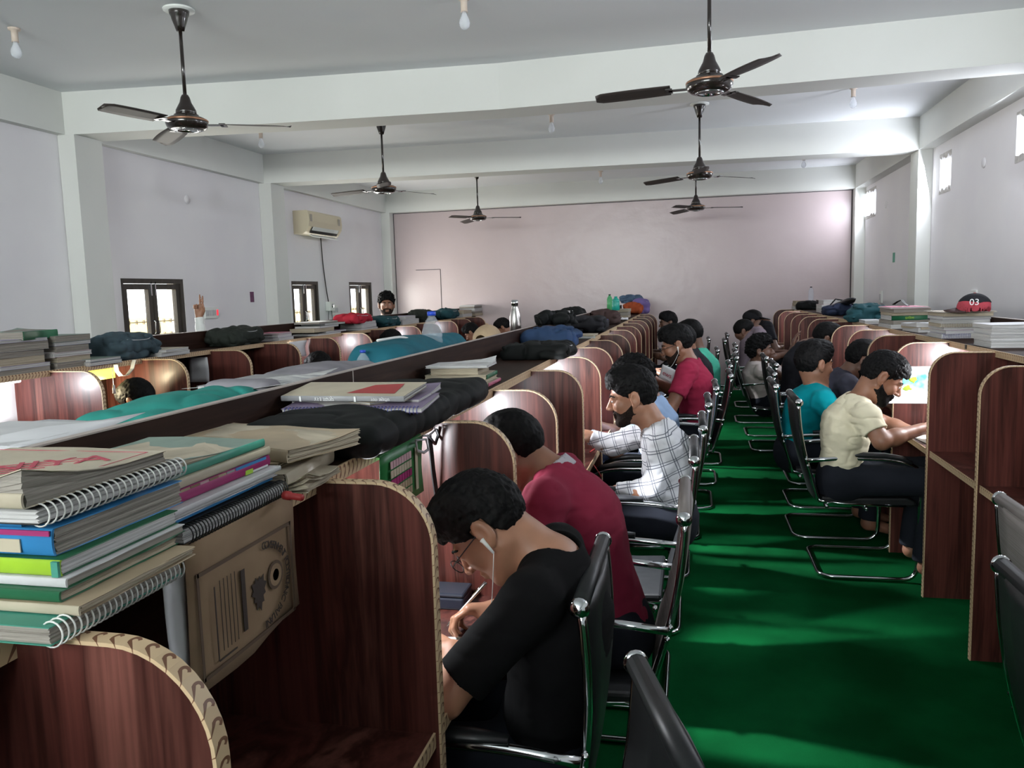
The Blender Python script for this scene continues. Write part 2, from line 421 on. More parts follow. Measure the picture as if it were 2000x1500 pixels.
# ---------------------------------------------------------------- cubicle lamps
def cubicle_lamp(x, y, sgn, power, label, warm=False, shelfz=ZS-.019, w=.45, shade=False, beam=0):
    t = empty('cubicle_lamp', (x, y, shelfz)); tag(t, label, 'lamp', 'tube lamps under the cubicle shelves')
    b = MB(); b.box(-.016, .016, -w/2-.02, w/2+.02, -.010, 0); b.build('lamp_housing', M['white_enamel'], t)
    if shade:
        b = MB(); b.box(-.03, .03, -.16, .16, -.075, -.0105)
    else:
        b = MB(); b.tube([(0, -w/2, -.018), (0, w/2, -.018)], .008, 8)
    b.build('lamp_tube', M['led_warm' if warm else 'led'], t, True)
    ld = bpy.data.lights.new('lamp_light', 'POINT'); ld.energy = power*.95; ld.color = (1, .85, .55) if warm else (.93, .95, 1.0); ld.shadow_soft_size = .045
    l = bpy.data.objects.new('lamp_light', ld); COL.objects.link(l); l.parent = t; l.location = (0, 0, -.085 if not shade else -.14)
    if beam:      # extra spot, added to lay bright patches on the aisle carpet
        sd = bpy.data.lights.new('floor_patch_spot', 'SPOT'); sd.energy = beam; sd.color = (.93, .95, 1.0); sd.spot_size = math.radians(62); sd.spot_blend = .7; sd.shadow_soft_size = .03
        so = bpy.data.objects.new('floor_patch_spot', sd); COL.objects.link(so); so.parent = t; so.location = (sgn*.03, 0, -.04)
        so.rotation_euler = Vector((sgn*1.35, .0, -1.2)).to_track_quat('-Z', 'Y').to_euler()
    return t
for k, pw, who in ((1, 17, 'over the reader in the black T-shirt'), (2, 13, 'over the reader in the maroon polo'), (4, 15, 'over the man in the checked shirt'),
                   (3, 1, 'over the empty desk before the checked shirt'), (6, 1, 'added for floor light, empty desk before the crimson T-shirt'), (9, 1, 'added for floor light, empty desk past the mint shirt'), (11, 2, 'near the far end of the central row'), (5, 7, 'in the cubicle beyond the checked shirt'), (8, 4, 'over the reader in the red printed T-shirt')):  # dim lamps at the empty desks are added to carry the floor spots
    cubicle_lamp(XA+.25, YA0+(k+.5)*STA, 1, pw, 'tube lamp under the shelf '+who, beam={3: 230, 6: 270, 5: 130, 9: 180, 11: 180}.get(k, 0))
for k, pw, who in ((1, 24, 'over the man in the cream T-shirt'), (3, 7, 'over the man in the grey T-shirt'), (4, 8, 'over the man in the teal shirt'), (10, 8, 'at the far end of the right row')):
    cubicle_lamp(XD-.24, YD0+(k+.5)*STD, -1, pw, 'tube lamp under the shelf '+who)
for k, pw, who, wm in ((-1, 13, 'at the far left edge of the photo', False), (0, 12, 'glowing yellow beyond the black-haired head', True), (3, 9, 'above the dark head behind the grey bag', False), (4, 13, 'behind the small clear bottle', False), (6, 9, 'beyond the large water bottle', False), (8, 8, 'in front of the tan cap', False)):
    cubicle_lamp(XB+.21, YB0+(k+.5)*STB, 1, pw, 'lamp under the shelf of the window row '+who, wm, shade=wm)
# ---------------------------------------------------------------- implicit surfaces for soft shapes
def V(*a): return np.array(a if len(a) > 1 else a[0], dtype=float)
def nrm(v): v = V(v) if not isinstance(v, np.ndarray) else v; return v/np.linalg.norm(v)
_rng = np.random.RandomState(7); _LAT = _rng.rand(32, 32, 32).astype(np.float32)
def noise3(P, s):
    q = P*s; i = np.floor(q).astype(int); f = (q-i).astype(np.float32); f = f*f*(3-2*f)
    def g(a, b_, c): return _LAT[(i[..., 0]+a) & 31, (i[..., 1]+b_) & 31, (i[..., 2]+c) & 31]
    x, y, z = f[..., 0], f[..., 1], f[..., 2]
    a = g(0,0,0)*(1-x)+g(1,0,0)*x; b_ = g(0,1,0)*(1-x)+g(1,1,0)*x
    c = g(0,0,1)*(1-x)+g(1,0,1)*x; d = g(0,1,1)*(1-x)+g(1,1,1)*x
    return ((a*(1-y)+b_*y)*(1-z)+(c*(1-y)+d*y)*z)*2-1
def nrm3(v): return np.sqrt(np.einsum('...i,...i->...', v, v))
class Sdf:
    def __init__(self): self.p = []
    def add(self, fn, lo, hi, k=.01, op='u'): self.p.append((fn, V(lo), V(hi), k, op)); return self
    def cone(self, a, b, ra, rb=None, k=.01, op='u', flat=None, ell=None):
        a, b = V(a), V(b); rb = ra if rb is None else rb; d = b-a; L2 = max(d@d, 1e-9); L = math.sqrt(L2); m = max(ra, rb)
        def fn(P):
            Q = P-a
            if ell is not None:          # flatten along a direction: (unit vector, factor)
                w = Q@ell[0]; Q = Q+np.multiply.outer(w*(1/ell[1]-1), ell[0]).astype(Q.dtype)
            t0 = (Q@d)/L2; t = np.clip(t0, 0, 1)
            r = nrm3(Q-np.multiply.outer(t, d))-(ra+(rb-ra)*t)
            if flat is not None:
                if 'b' in flat: r = np.maximum(r, (t0-1)*L)
                if 'a' in flat: r = np.maximum(r, -t0*L)
            return r
        return self.add(fn, np.minimum(a, b)-m, np.maximum(a, b)+m, k, op)
    def ell(self, c, r, R=None, k=.01, op='u'):
        c, r = V(c), V(r); R = np.eye(3) if R is None else R; m = np.sqrt((R*R)@(r*r))
        def fn(P):
            q = (P-c)@R; k0 = nrm3(q/r); k1 = nrm3(q/(r*r))+1e-9
            return k0*(k0-1)/k1
        return self.add(fn, c-m, c+m, k, op)
    def rbox(self, c, hs, r, R=None, k=.01, op='u'):
        c, hs = V(c), V(hs); R = np.eye(3) if R is None else R; m = np.abs(R)@hs
        def fn(P):
            q = np.abs((P-c)@R)-(hs-r)
            return nrm3(np.maximum(q, 0))+np.minimum(q.max(axis=-1), 0)-r
        return self.add(fn, c-m, c+m, k, op)
    def mesh(self, h, post=None, pad=.02):
        us = [p for p in self.p if p[4] == 'u']
        lo = np.min([p[1] for p in us], axis=0)-pad; hi = np.max([p[2] for p in us], axis=0)+pad
        n = np.ceil((hi-lo)/h).astype(int)+1
        D = np.full(n, .05, np.float32); ax = [(lo[i]+h*np.arange(n[i])).astype(np.float32) for i in range(3)]
        for fn, a, b_, k, op in self.p:
            mg = k+2.5*h+.012
            i0 = np.clip(np.floor((a-mg-lo)/h).astype(int), 0, n); i1 = np.clip(np.ceil((b_+mg-lo)/h).astype(int)+1, 0, n)
            if (i1 <= i0).any(): continue
            sl = tuple(slice(i0[j], i1[j]) for j in range(3))
            P = np.stack(np.meshgrid(*[ax[j][sl[j]] for j in range(3)], indexing='ij'), -1)
            d = fn(P).astype(np.float32); o = D[sl]
            if op == 'u':
                hh = np.maximum(k-np.abs(o-d), 0)/k; D[sl] = np.minimum(o, d)-hh*hh*k*.25
            elif op == 's':
                d = -d; hh = np.maximum(k-np.abs(o-d), 0)/k; D[sl] = np.maximum(o, d)+hh*hh*k*.25
            elif op == 'i': D[sl] = np.maximum(o, d)
        if post is not None:
            msk = np.abs(D) < .04
            idx = np.argwhere(msk); P = lo+idx*h
            D[msk] = post(P, D[msk])
        return surface_nets(D, lo, h)
def surface_nets(D, lo, h):
    D[0], D[-1], D[:, 0], D[:, -1], D[:, :, 0], D[:, :, -1] = [np.maximum(x, .001) for x in (D[0], D[-1], D[:, 0], D[:, -1], D[:, :, 0], D[:, :, -1])]
    n = D.shape; S = D < 0; strides = np.array([n[1]*n[2], n[2], 1]); pos = []; cell = []; quads = []
    for a in range(3):
        s0 = [slice(None)]*3; s1 = [slice(None)]*3; s0[a] = slice(0, -1); s1[a] = slice(1, None)
        A, B = S[tuple(s0)], S[tuple(s1)]; e = np.argwhere(A != B)
        if len(e) == 0: continue
        e1 = e.copy(); e1[:, a] += 1
        d0 = D[tuple(e.T)]; d1 = D[tuple(e1.T)]; t = d0/(d0-d1)
        p = e.astype(float); p[:, a] += t
        b_, c = [(1, 2), (2, 0), (0, 1)][a]
        offs = []
        for db, dc in ((0, 0), (-1, 0), (-1, -1), (0, -1)):
            q = e.copy(); q[:, b_] += db; q[:, c] += dc; ci = q@strides; offs.append(ci); cell.append(ci); pos.append(p)
        qd = np.stack(offs, 1); fl = ~A[tuple(e.T)]; qd[fl] = qd[fl][:, ::-1]
        quads.append(qd[:, ::-1])
    if not pos: return np.zeros((0, 3)), np.zeros((0, 4), int)
    cell = np.concatenate(cell); pos = np.concatenate(pos); quads = np.concatenate(quads)
    uq, inv = np.unique(cell, return_inverse=True); cnt = np.bincount(inv)
    vs = np.stack([np.bincount(inv, pos[:, i])/cnt for i in range(3)], 1)*h+lo
    return vs, np.searchsorted(uq, quads)
def soft(name, vf, m, parent=None):
    vs, fs = vf
    me = bpy.data.meshes.new(name); me.vertices.add(len(vs)); me.vertices.foreach_set('co', vs.astype(np.float32).ravel())
    me.loops.add(len(fs)*4); me.loops.foreach_set('vertex_index', fs.astype(np.int32).ravel())
    me.polygons.add(len(fs)); me.polygons.foreach_set('loop_start', np.arange(len(fs), dtype=np.int32)*4)
    me.polygons.foreach_set('use_smooth', [True]*len(fs))
    for x in (m if isinstance(m, list) else [m]): me.materials.append(x)
    me.update(calc_edges=True)
    o = bpy.data.objects.new(name, me); COL.objects.link(o)
    if parent:
        o.parent = parent; o.matrix_parent_inverse = Matrix.Translation(-Vector(parent.location)) if parent.rotation_euler[2] == 0 else parent.matrix_basis.inverted()
    return o

# ---------------------------------------------------------------- people
def frame(fwd, up=(0, 0, 1)):
    f = nrm(V(fwd)); r = nrm(np.cross(f, V(up))); u = np.cross(r, f)
    return np.stack([r, f, u], 1)          # columns: right, forward, up
def head_prims(S, c, R, s, k=1.0, detail=True):
    T = lambda x, y, z: V(c)+R@(V(x, y, z)*s)
    S.ell(T(0, -.012, .032), V(.077, .096, .086)*s, R, .01)
    S.ell(T(0, .030, -.030), V(.059, .062, .082)*s, R, .03*s)
    for q in (-1, 1):
        S.cone(T(.054*q, -.004, -.045), T(.018*q, .066, -.094), .021*s, .018*s, .03*s)
        S.ell(T(.036*q, .064, -.024), V(.024, .024, .024)*s, R, .02*s)
    S.ell(T(0, .074, -.098), V(.021, .016, .018)*s, R, .02*s)
    S.cone(T(-.034, .083, .022), T(.034, .083, .022), .011*s, None, .012*s)
    if detail:
        for q in (-1, 1):
            S.ell(T(.031*q, .104, .004), V(.017, .013, .011)*s, R, .010*s, 's')
            S.ell(T(.031*q, .079, .003), V(.0135, .0135, .0125)*s, R, .004*s)
    S.cone(T(0, .088, .014), T(0, .112, -.026), .0085*s, .0115*s, .012*s)
    for q in (-1, 1): S.ell(T(.0125*q, .102, -.031), V(.0085, .011, .008)*s, R, .006*s)
    S.cone(T(-.017, .092, -.055), T(.017, .092, -.055), .0065*s, None, .006*s)
    S.cone(T(-.014, .091, -.067), T(.014, .091, -.067), .0075*s, None, .006*s)
    S.cone(T(-.022, .101, -.061), T(.022, .101, -.061), .0022*s, None, .004*s, 's')
    for q in (-1, 1):
        S.ell(T(.084*q, -.008, .002), V(.013, .021, .035)*s, R, .006*s)
        S.ell(T(.099*q, -.003, .005), V(.010, .012, .021)*s, R, .004*s, 's')
        S.ell(T(.082*q, .002, -.029), V(.009, .010, .010)*s, R, .005*s)
def hand_prims(S, w, d, n, side, s=1.0, curl=(.5, .7, .6), thumb=.4, spread=.1, k=.004):
    """w wrist, d finger direction, n palm normal (palm side), side=+1 right hand"""
    w = V(w); d = nrm(d); n = nrm(V(n)-d*(V(n)@d)); x = np.cross(d, n)*side      # x towards the thumb for side=+1
    P = lambda a, b_, c: w+(x*a+d*b_+n*c)*s
    S.cone(P(0, -.03, 0), P(0, .02, 0), .026*s, .028*s, .02*s, ell=(n, .8))
    for i, a in enumerate((.030, .010, -.011, -.030)):
        S.cone(P(a*.55, .015, 0), P(a, .083-.003*i, -.002), .016*s, .0135*s, .012*s)
    S.ell(P(.024, .035, .012), V(.017, .03, .015)*s, np.stack([x, d, n], 1), .012*s)
    ln = ((.040, .025, .020), (.045, .028, .021), (.041, .026, .020), (.032, .020, .018))
    for i, a in enumerate((.030, .010, -.011, -.030)):
        p = P(a, .083-.004*(i in (0, 3)), -.002); cu = curl[i] if len(curl) > 3 else curl[0]
        ang = cu*.75; sp = spread*(1.5-i)*.35
        for j, L in enumerate(ln[i]):
            dd = d*math.cos(ang)+n*math.sin(ang)+x*sp
            q = p+nrm(dd)*L*s; S.cone(p, q, (.0092-.0010*j)*s, (.0086-.0012*j)*s, k); p = q; ang += cu*.95
    p = P(.030, .012, .012); dd = nrm(x*(.75-.35*thumb)+d*.65+n*(.25+.5*thumb)); q = p+dd*.042*s
    S.cone(p, q, .013*s, .0105*s, .008*s); dd = nrm(dd*.8+d*.5-x*.3*thumb); p, q = q, q+dd*.030*s
    S.cone(p, q, .0105*s, .009*s, k); dd = nrm(dd*.8+d*.4-x*.4*thumb); S.cone(q, q+dd*.022*s, .0095*s, .0075*s, k)
def ik(a, t, l1, l2, pole):
    a, t, pole = V(a), V(t), V(pole); d = t-a; L = np.linalg.norm(d); L = min(L, (l1+l2)*.999); u = nrm(d)
    t = a+u*L; x = (l1*l1-l2*l2+L*L)/(2*L); y = math.sqrt(max(l1*l1-x*x, 0)); p = nrm(pole-u*(pole@u)); return a+u*x+p*y, t
def skin_mat(name, c):
    m = noisy(name, tuple(x*.86 for x in c), tuple(min(1, x*1.08) for x in c), 14, .48, .04, 3, bdist=.003); return m
M['skin1'] = skin_mat('skin_warm_brown', (.36, .175, .105)); M['skin2'] = skin_mat('skin_brown', (.27, .125, .075)); M['skin3'] = skin_mat('skin_dark_brown', (.15, .075, .05))
M['hair'] = noisy('black_hair', (.0015, .0015, .002), (.006, .0055, .0055), 90, .65, .5, 4, (1, 1, .3), bdist=.002, Specular_IOR_Level=.14)
M['stubble'] = noisy('short_dark_beard', (.010, .007, .006), (.030, .018, .013), 180, .8, .5, 3, bdist=.002, Specular_IOR_Level=.15)
M['eye'] = mat('eye_white', (.6, .57, .55), .2); M['iris'] = mat('eye_iris', (.02, .012, .01), .15)
def cloth(name, c, amp=.3, c2=None, scale=9):
    return noisy(name, c, c2 or tuple(min(1, x*1.18+.0005) for x in c), scale, .9, amp, 5, bdist=.006, Specular_IOR_Level=.15)
M['denim'] = cloth('dark_trousers', (.012, .014, .020)); M['cap_black'] = cloth('black_cap_cloth', (.012, .012, .014))

def hairline(y):
    return np.interp(y, [-.12, -.05, -.028, .012, .020, .055, .080, .12], [-.070, -.062, -.012, -.020, .012, .030, .058, .062])
def head_parts(t, c, R, s, hair='short', beard=0, brows=True, eyes=False, look=(0, 0), h=.0035, cap=None, hairm=None):
    """hair, beard, eyebrows, eyes in the head frame, then moved"""
    def put(vf, name, m):
        vs, fs = vf
        return soft(name, (vs@R.T*s+V(c), fs), m, t)
    amp, top, side_ = {'short': (.003, .014, .005), 'full': (.005, .026, .010), 'buzz': (.003, .008, .003), 'curly': (.016, .036, .016), 'flat': (.006, .020, .010)}[hair]
    S = Sdf(); S.ell((0, -.014, .034), (.077+side_, .097+side_, .087+top*.6)); S.ell((0, .008, .062+top*.4), (.070+side_*.5, .084+side_, .060+top*.55), k=.03)
    if hair == 'full': S.ell((0, .055, .098+top*.35), (.055, .038, .030), k=.03)
    if hair == 'curly': S.ell((0, .02, .105), (.075, .08, .045), k=.02)
    def post(P, D):
        D = D+(noise3(P, 45)*.6+noise3(P*V(1, .35, .8), 150)*.7+noise3(P*V(1, 1, .35), 300)*.5)*amp*.8
        z0 = hairline(P[:, 1])+(noise3(P, 90)*.006)
        D = np.maximum(D, (z0-P[:, 2])*.8)
        ear = (np.abs(P[:, 0]) > .066) & (P[:, 1] > -.026) & (P[:, 1] < .016) & (P[:, 2] < .028)
        return np.where(ear, np.maximum(D, .004), D)
    if cap is None or cap[0] != 'full': put(S.mesh(h, post), 'hair', hairm or M['hair'])
    if beard:
        S = Sdf(); head_prims(S, (0, 0, 0), np.eye(3), 1.0, detail=False); th = {1: .0022, 2: .0040}[beard]
        def postb(P, D):
            x, y, z = np.abs(P[:, 0]), P[:, 1], P[:, 2]
            D = D-th+noise3(P, 200)*.0010
            top_ = np.where(y > .082, -.040, np.interp(y, [-.01, .015, .04, .065, .085], [-.004, -.026, -.046, -.056, -.042]))
            D = np.maximum(D, z-top_); D = np.maximum(D, (-.006-y))
            lips = (x < .021) & (y > .078) & (z > -.075) & (z < -.0515)
            D = np.where(lips, np.maximum(D, .004), D)
            return np.where((x > .07) & (y < .012), np.maximum(D, .003), D)
        put(S.mesh(h, postb), 'beard', hairm or M['stubble' if beard == 1 else 'hair'])
    if brows:
        for q in (-1, 1):
            S = Sdf(); S.cone((.014*q, .094, .022), (.034*q, .0905, .0285), .0045, .0042, .003); S.cone((.034*q, .0905, .0285), (.052*q, .076, .023), .0042, .0025, .003); put(S.mesh(.0022), 'eyebrow', hairm or M['hair'])
    if eyes:
        for q in (-1, 1):
            b = MB(); b.lathe([(0.0001, -.0118)]+[(.0118*math.cos(a), .0118*math.sin(a)) for a in np.linspace(-1.4, 1.4, 9)]+[(.0001, .0118)], 14)
            cc = Vector(V(c)+R@(V(.031*q, .0835, .0035)*s)); o = b.build('eye', M['eye'], t, True)
            o.scale = (s*.9, s*1.0, s*.62); o.rotation_euler = Matrix(R.tolist()).to_euler(); o.location = cc-Vector(t.location)
            b = MB(); b.lathe([(.0001, -.002), (.0058, -.0015), (.0055, .0012), (.0001, .0028)], 12); p = b.build('iris', M['iris'], o, True)
            p.location = (look[0]*.003, .0105, look[1]*.003); p.rotation_euler = (-PI/2, 0, 0)
def person(label, pel, fwd=(-1, 0, 0), lean=.25, s=1.0, head=None, hfwd=None, hup=(0, 0, 1), neck=None, wr=None, wl=None, er=None, el=None,
           hands=None, skin='skin1', shirt=None, sleeve='short', trousers='denim', h=.007, hair='short', beard=0, eyes=False, look=(0, 0),
           collar=None, knee=None, twist=0, group=None, hairm=None, brows=True, cap=None, folds=.004, bulk=1.0, legs=True, pants_h=None):
    up = V(0, 0, 1); fwd = nrm(V(*fwd)); rt = np.cross(fwd, up); pel = V(*pel)
    t = empty('person', (float(pel[0]), float(pel[1]), 0)); tag(t, label, 'person', group)
    L = .50*s
    nk = V(*neck) if neck is not None else pel+(fwd*math.sin(lean)+up*math.cos(lean))*L
    spine = nrm(nk-pel); back = nrm(np.cross(rt, spine)); back = -back if back@fwd > 0 else back
    chest = pel+(nk-pel)*.66+back*.025*s; waist = pel+(nk-pel)*.3+back*.015*s
    hd = V(*head) if head is not None else nk+(spine*.8+fwd*.35+up*.3)*.165*s
    Rh = frame(hfwd if hfwd is not None else fwd+up*(-.3), hup)
    rs = nrm(rt*math.cos(twist)+fwd*math.sin(twist))
    sh = {q: nk-spine*.045*s+rs*.178*s*q*bulk+fwd*.015*s for q in (-1, 1)}
    S = Sdf()
    # trunk
    def trunk(S, g=0.0):
        e = (nrm(np.cross(rt, spine)), .66)
        S.cone(pel+spine*.01, waist, .150*s*bulk+g, .140*s*bulk+g, .05, ell=e)
        S.cone(waist, chest, .140*s*bulk+g, .158*s*bulk+g, .06, ell=e)
        S.cone(chest, nk-spine*.05*s, .155*s*bulk+g, .085*s+g, .07, ell=(e[0], .74))
        for q in (-1, 1):
            S.cone(nk-spine*.02*s, sh[q]+spine*.004, .050*s+g, .056*s+g, .05)
    trunk(S, -.012)
    nb = nk+spine*.0
    S.cone(nb-spine*.02, hd+Rh@(V(0, -.030, -.035)*s), .058*s, .054*s, .03)
    S.cone(nb+(hd-nb)*.4, hd+Rh@(V(0, .02, -.06)*s), .042*s, .036*s, .03)
    head_prims(S, hd, Rh, s)
    arms = {}
    for q, w, e in ((1, wr, er), (-1, wl, el)):
        if w is None: w = pel+fwd*.40*s+rt*q*.12*s+up*.25
        w = V(*w)
        if e is None: e, w = ik(sh[q], w, .285*s, .255*s, rt*q*.8-up*.8-fwd*.3)
        else: e = V(*e)
        arms[q] = (e, w)
        S.cone(sh[q], e, .050*s, .040*s, .03); S.cone(e, e+(w-e)*.35, .040*s, .040*s, .02); S.cone(e+(w-e)*.3, w, .040*s, .0265*s, .02)
        hs = (hands or {}).get(q, {})
        hand_prims(S, w, hs.get('d', w-e), hs.get('n', -up), q*hs.get('flip', 1), s*hs.get('s', 1), hs.get('curl', (.45,)), hs.get('thumb', .4), k=.004 if h < .006 else .006)
    hips = {q: pel+rt*q*.085*s-up*.01 for q in (-1, 1)}; kn = {}; an = {}
    for q in (-1, 1):
        kn[q] = V(*knee[q]) if knee else hips[q]+fwd*.42*s+rt*q*.05+up*.0
        an[q] = V(kn[q][0], kn[q][1], .09)-fwd*.05
        if legs:
            S.cone(hips[q], kn[q], .072*s, .052*s, .03); S.cone(kn[q], an[q], .050*s, .036*s, .02); S.cone(an[q], an[q]+fwd*.15*s-up*.045, .036*s, .026*s, .02)
    soft('body', S.mesh(h), M[skin], t)
    # shirt
    if shirt:
        S = Sdf(); trunk(S, .004)
        for q in (-1, 1):
            e, w = arms[q]
            if sleeve == 'long':
                S.cone(sh[q], e, .062*s, .052*s, .03); S.cone(e, w+(e-w)*.06, .052*s, .036*s, .015, flat='b'); S.cone(w+(e-w)*.12, w+(e-w)*.05, .039*s, .038*s, .004, flat='ab')
            else:
                fr = .62 if sleeve == 'short' else .8
                S.cone(sh[q], sh[q]+(e-sh[q])*fr, .064*s, .060*s, .03, flat='b')
        S.cone(pel-spine*.035, pel+spine*.03, .152*s*bulk, .152*s*bulk, .03, flat='a', ell=(nrm(np.cross(rt, spine)), .70))
        S.cone(nk+spine*.002, nk+spine*.14*s+fwd*.03, .064*s, .085*s, .008, 's')
        def post(P, D):
            if folds <= 0: return D
            q = np.stack([P[:, 0]*1.0, P[:, 1]*1.0, P[:, 2]*2.2], 1)
            n1 = noise3(q, 11); n2 = noise3(q+3.1, 24)
            return D+(np.abs(n1)*1.2-.5)*folds+(1-np.abs(noise3(q*V(1, 1, .8)+7.7, 15)))**5*folds*1.0+n2*folds*.4
        so = soft('shirt', S.mesh(h, post), shirt, t)
        if collar is not None:
            S = Sdf(); ax = nrm(nk+spine*.06*s-nk+fwd*.02)
            S.cone(nk-ax*.012*s, nk+ax*.032*s, .078*s, .066*s, .005, flat='ab'); S.cone(nk-ax*.05*s, nk+ax*.06*s, .067*s, .058*s, .004, 's', flat='ab')
            fc = nk+fwd*.085*s; S.ell(fc, V(.02, .02, .09)*s, None, .004, 's')
            soft('collar', S.mesh(min(h, .005)), collar, t)
    if legs and trousers:
        S = Sdf()
        S.cone(pel-up*.02, pel+spine*.05, .152*s*bulk, .138*s*bulk, .03, ell=(nrm(np.cross(rt, spine)), .8))
        for q in (-1, 1):
            S.cone(hips[q], kn[q], .090*s, .068*s, .04); S.cone(kn[q], an[q]+up*.03, .066*s, .056*s, .02, flat='b')
        soft('trousers', S.mesh(pants_h or max(h, .009), lambda P, D: D+noise3(P, 14)*.005), M[trousers], t)
    if hair: head_parts(t, hd, Rh, s, hair, beard, brows, eyes, look, max(.0032, h*.62), cap, hairm)
    if cap is not None:
        S = Sdf(); S.ell((0, -.012, .045), (.090, .108, .086))
        S.cone((-.03, .10, .052), (.03, .10, .052), .05, None, .01, ell=(V(0, .2, .98), .14)); S.cone((0, .10, .052), (0, .150, .045), .055, .05, .02, ell=(V(0, .15, .98), .14))
        S.ell((0, -.01, .13), (.009, .009, .009))
        def pc(P, D): return np.maximum(D, (.030-P[:, 2]) + 0*D)
        vs, fs = S.mesh(.005, pc); soft('cap', (vs@Rh.T*s+V(hd), fs), M['cap_black'], t)
    return dict(t=t, hd=hd, Rh=Rh, nk=nk, arms=arms, s=s, sh=sh)
def earphones(P, side_, drop, m='white_enamel', r=.0011):
    """bud in the ear and a cable down the chest; side_=+1 right ear"""
    T = lambda x, y, z: Vector(P['hd']+P['Rh']@(V(x, y, z)*P['s']))
    t = empty('earphones', T(.09*side_, 0, 0))
    a = T(.091*side_, .006, -.006); e = T(.093*side_, .012, -.045)
    b = MB(); b.tube([a, T(.093*side_, .006, -.012), e], [.0065, .005, .0028], 8); o = b.build('earbud', M[m], t, True); o.matrix_parent_inverse = Matrix.Translation(-t.location)
    pts = [e]; d = Vector(drop)
    for k in range(1, 13):
        f = k/12; p = e.lerp(d, f); p.z -= .03*math.sin(PI*f); pts.append(p)
    b = MB(); b.tube(pts, r, 6); o = b.build('cable', M[m], t, True); o.matrix_parent_inverse = Matrix.Translation(-t.location)
    return t
def spectacles(P, label):
    s, R, c = P['s'], P['Rh'], P['hd']; T = lambda x, y, z: Vector(c+R@(V(x, y, z)*s))
    t = empty('spectacles', T(0, .11, 0)); tag(t, label, 'glasses'); inv = Matrix.Translation(-t.location)
    for q in (-1, 1):
        b = MB(); pts = [T(q*(.033+.025*math.cos(a)), .112, .001+.018*math.sin(a)*(1 if math.sin(a) > 0 else 1.05)) for a in np.linspace(0, 2*PI, 21)]
        b.tube(pts, .0014*s, 6); o = b.build('rim', M['black_plastic'], t, True); o.matrix_parent_inverse = inv
        b = MB(); b.tube([T(q*.058, .110, .008), T(q*.076, .085, .009), T(q*.084, .0, .010), T(q*.080, -.02, -.006)], .0016*s, 6); o = b.build('temple', M['black_plastic'], t, True); o.matrix_parent_inverse = inv
    b = MB(); b.tube([T(-.009, .113, .006), T(0, .117, .009), T(.009, .113, .006)], .0014*s, 6); o = b.build('bridge', M['black_plastic'], t, True); o.matrix_parent_inverse = inv
    return t

# ---------------------------------------------------------------- chairs
def chair(label, loc, rz, tilt=.10, style='leather', group='cantilever chairs along the aisle', zt=.96):
    t = empty('office_chair', (loc[0], loc[1], 0), rz); tag(t, label, 'chair', group)
    up = M['mesh_grey'] if style == 'mesh' else M['leather']
    # seat cushion with a rolled front
    prof = [(-.225, .452), (-.10, .446), (.08, .452), (.20, .455), (.245, .440), (.255, .415), (.235, .405), (.0, .405), (-.225, .41)]
    b = MB(); b.prism([(y, z) for y, z in prof], 0, -.235, .235); b.build('seat', M['leather'], t, bevel=.012)
    # back: one long curved sheet
    def by(z): u = (z-.42)/(zt-.42); return -.235-.035*math.sin(u*PI*.9)-tilt*u**1.3
    N = 18; zz = [.42+(zt-.42)*i/N for i in range(N+1)]; b = MB()
    vs = []; fs = []
    for z in zz:
        rib = .0022*(1 if style == 'mesh' else .3)*math.sin(z*260)
        for x, o in ((-.215, 0), (-.11, -.012), (0, -.016), (.11, -.012), (.215, 0)):
            vs.append((x, by(z)+o+rib+.006, z))
        for x, o in ((.215, 0), (.11, -.012), (0, -.016), (-.11, -.012), (-.215, 0)):
            vs.append((x, by(z)+o-.010, z))
    for i in range(N):
        for j in range(10): k = (j+1) % 10; fs.append((i*10+j, i*10+k, (i+1)*10+k, (i+1)*10+j))
    fs += [tuple(range(10))[::-1], tuple(N*10+j for j in range(10))]
    b.add(vs, fs); b.tube([(-.222, by(zt), zt+.004), (.222, by(zt), zt+.004)], .019, 12); b.build('backrest', up, t, True)
    for s in (-1, 1):
        b = MB(); b.tube([(s*.226, by(z)-.004, z) for z in zz], .0105, 8); b.tube([(s*.226, by(.42), .425), (s*.226, -.1, .412), (s*.226, .2, .412)], .0105, 8)
        b.build('side_rail', M['chrome'], t, True)
        b = MB(); b.lathe([(.0001, -.004), (.021, -.004), (.0225, .004), (.017, .014), (.0001, .019)], 16, M=Matrix.Translation((s*.222, by(zt), zt+.004)) @ Matrix.Rotation(s*PI/2, 4, 'Y')); b.build('end_cap', M['chrome'], t, True)
        for z in (.62, .655):
            b = MB(); b.lathe([(.0001, -.006), (.009, -.004), (.009, .004), (.0001, .008)], 10, M=Matrix.Translation((s*.238, by(z)-.006, z)) @ Matrix.Rotation(s*PI/2, 4, 'Y')); b.build('bolt', M['chrome'], t, True)
    # frame: arm, front leg, floor runner, joined at the rear
    def half(s): return [(s*.262, by(.655), .655), (s*.262, -.12, .672), (s*.262, .13, .668), (s*.262, .27, .62), (s*.262, .255, .013), (s*.262, -.235, .013)]
    a = fillet(half(1), .085); c = fillet(half(-1), .085)
    cr = fillet([half(1)[-2], half(1)[-1], half(-1)[-1], half(-1)[-2]], .085)
    b = MB(); pts = a[:-1]+cr[1:-1]+c[:-1][::-1]; b.tube(pts, .0125, 8); b.build('tube_frame', M['chrome'], t, True)
    b = MB(); b.tube([(-.26, .0, .395), (.26, .0, .395)], .011, 8); b.tube([(-.255, -.2, .40), (.255, -.2, .40)], .011, 8); b.build('crossbar', M['chrome'], t, True)
    for s in (-1, 1):
        b = MB(); b.tube([(s*.262, -.13, .690), (s*.262, -.05, .692), (s*.262, .08, .690), (s*.262, .165, .676), (s*.262, .215, .650)], [.014, .023, .024, .022, .014], 10, flat=.62); b.build('arm_pad', M['black_plastic'], t, True)
    return t
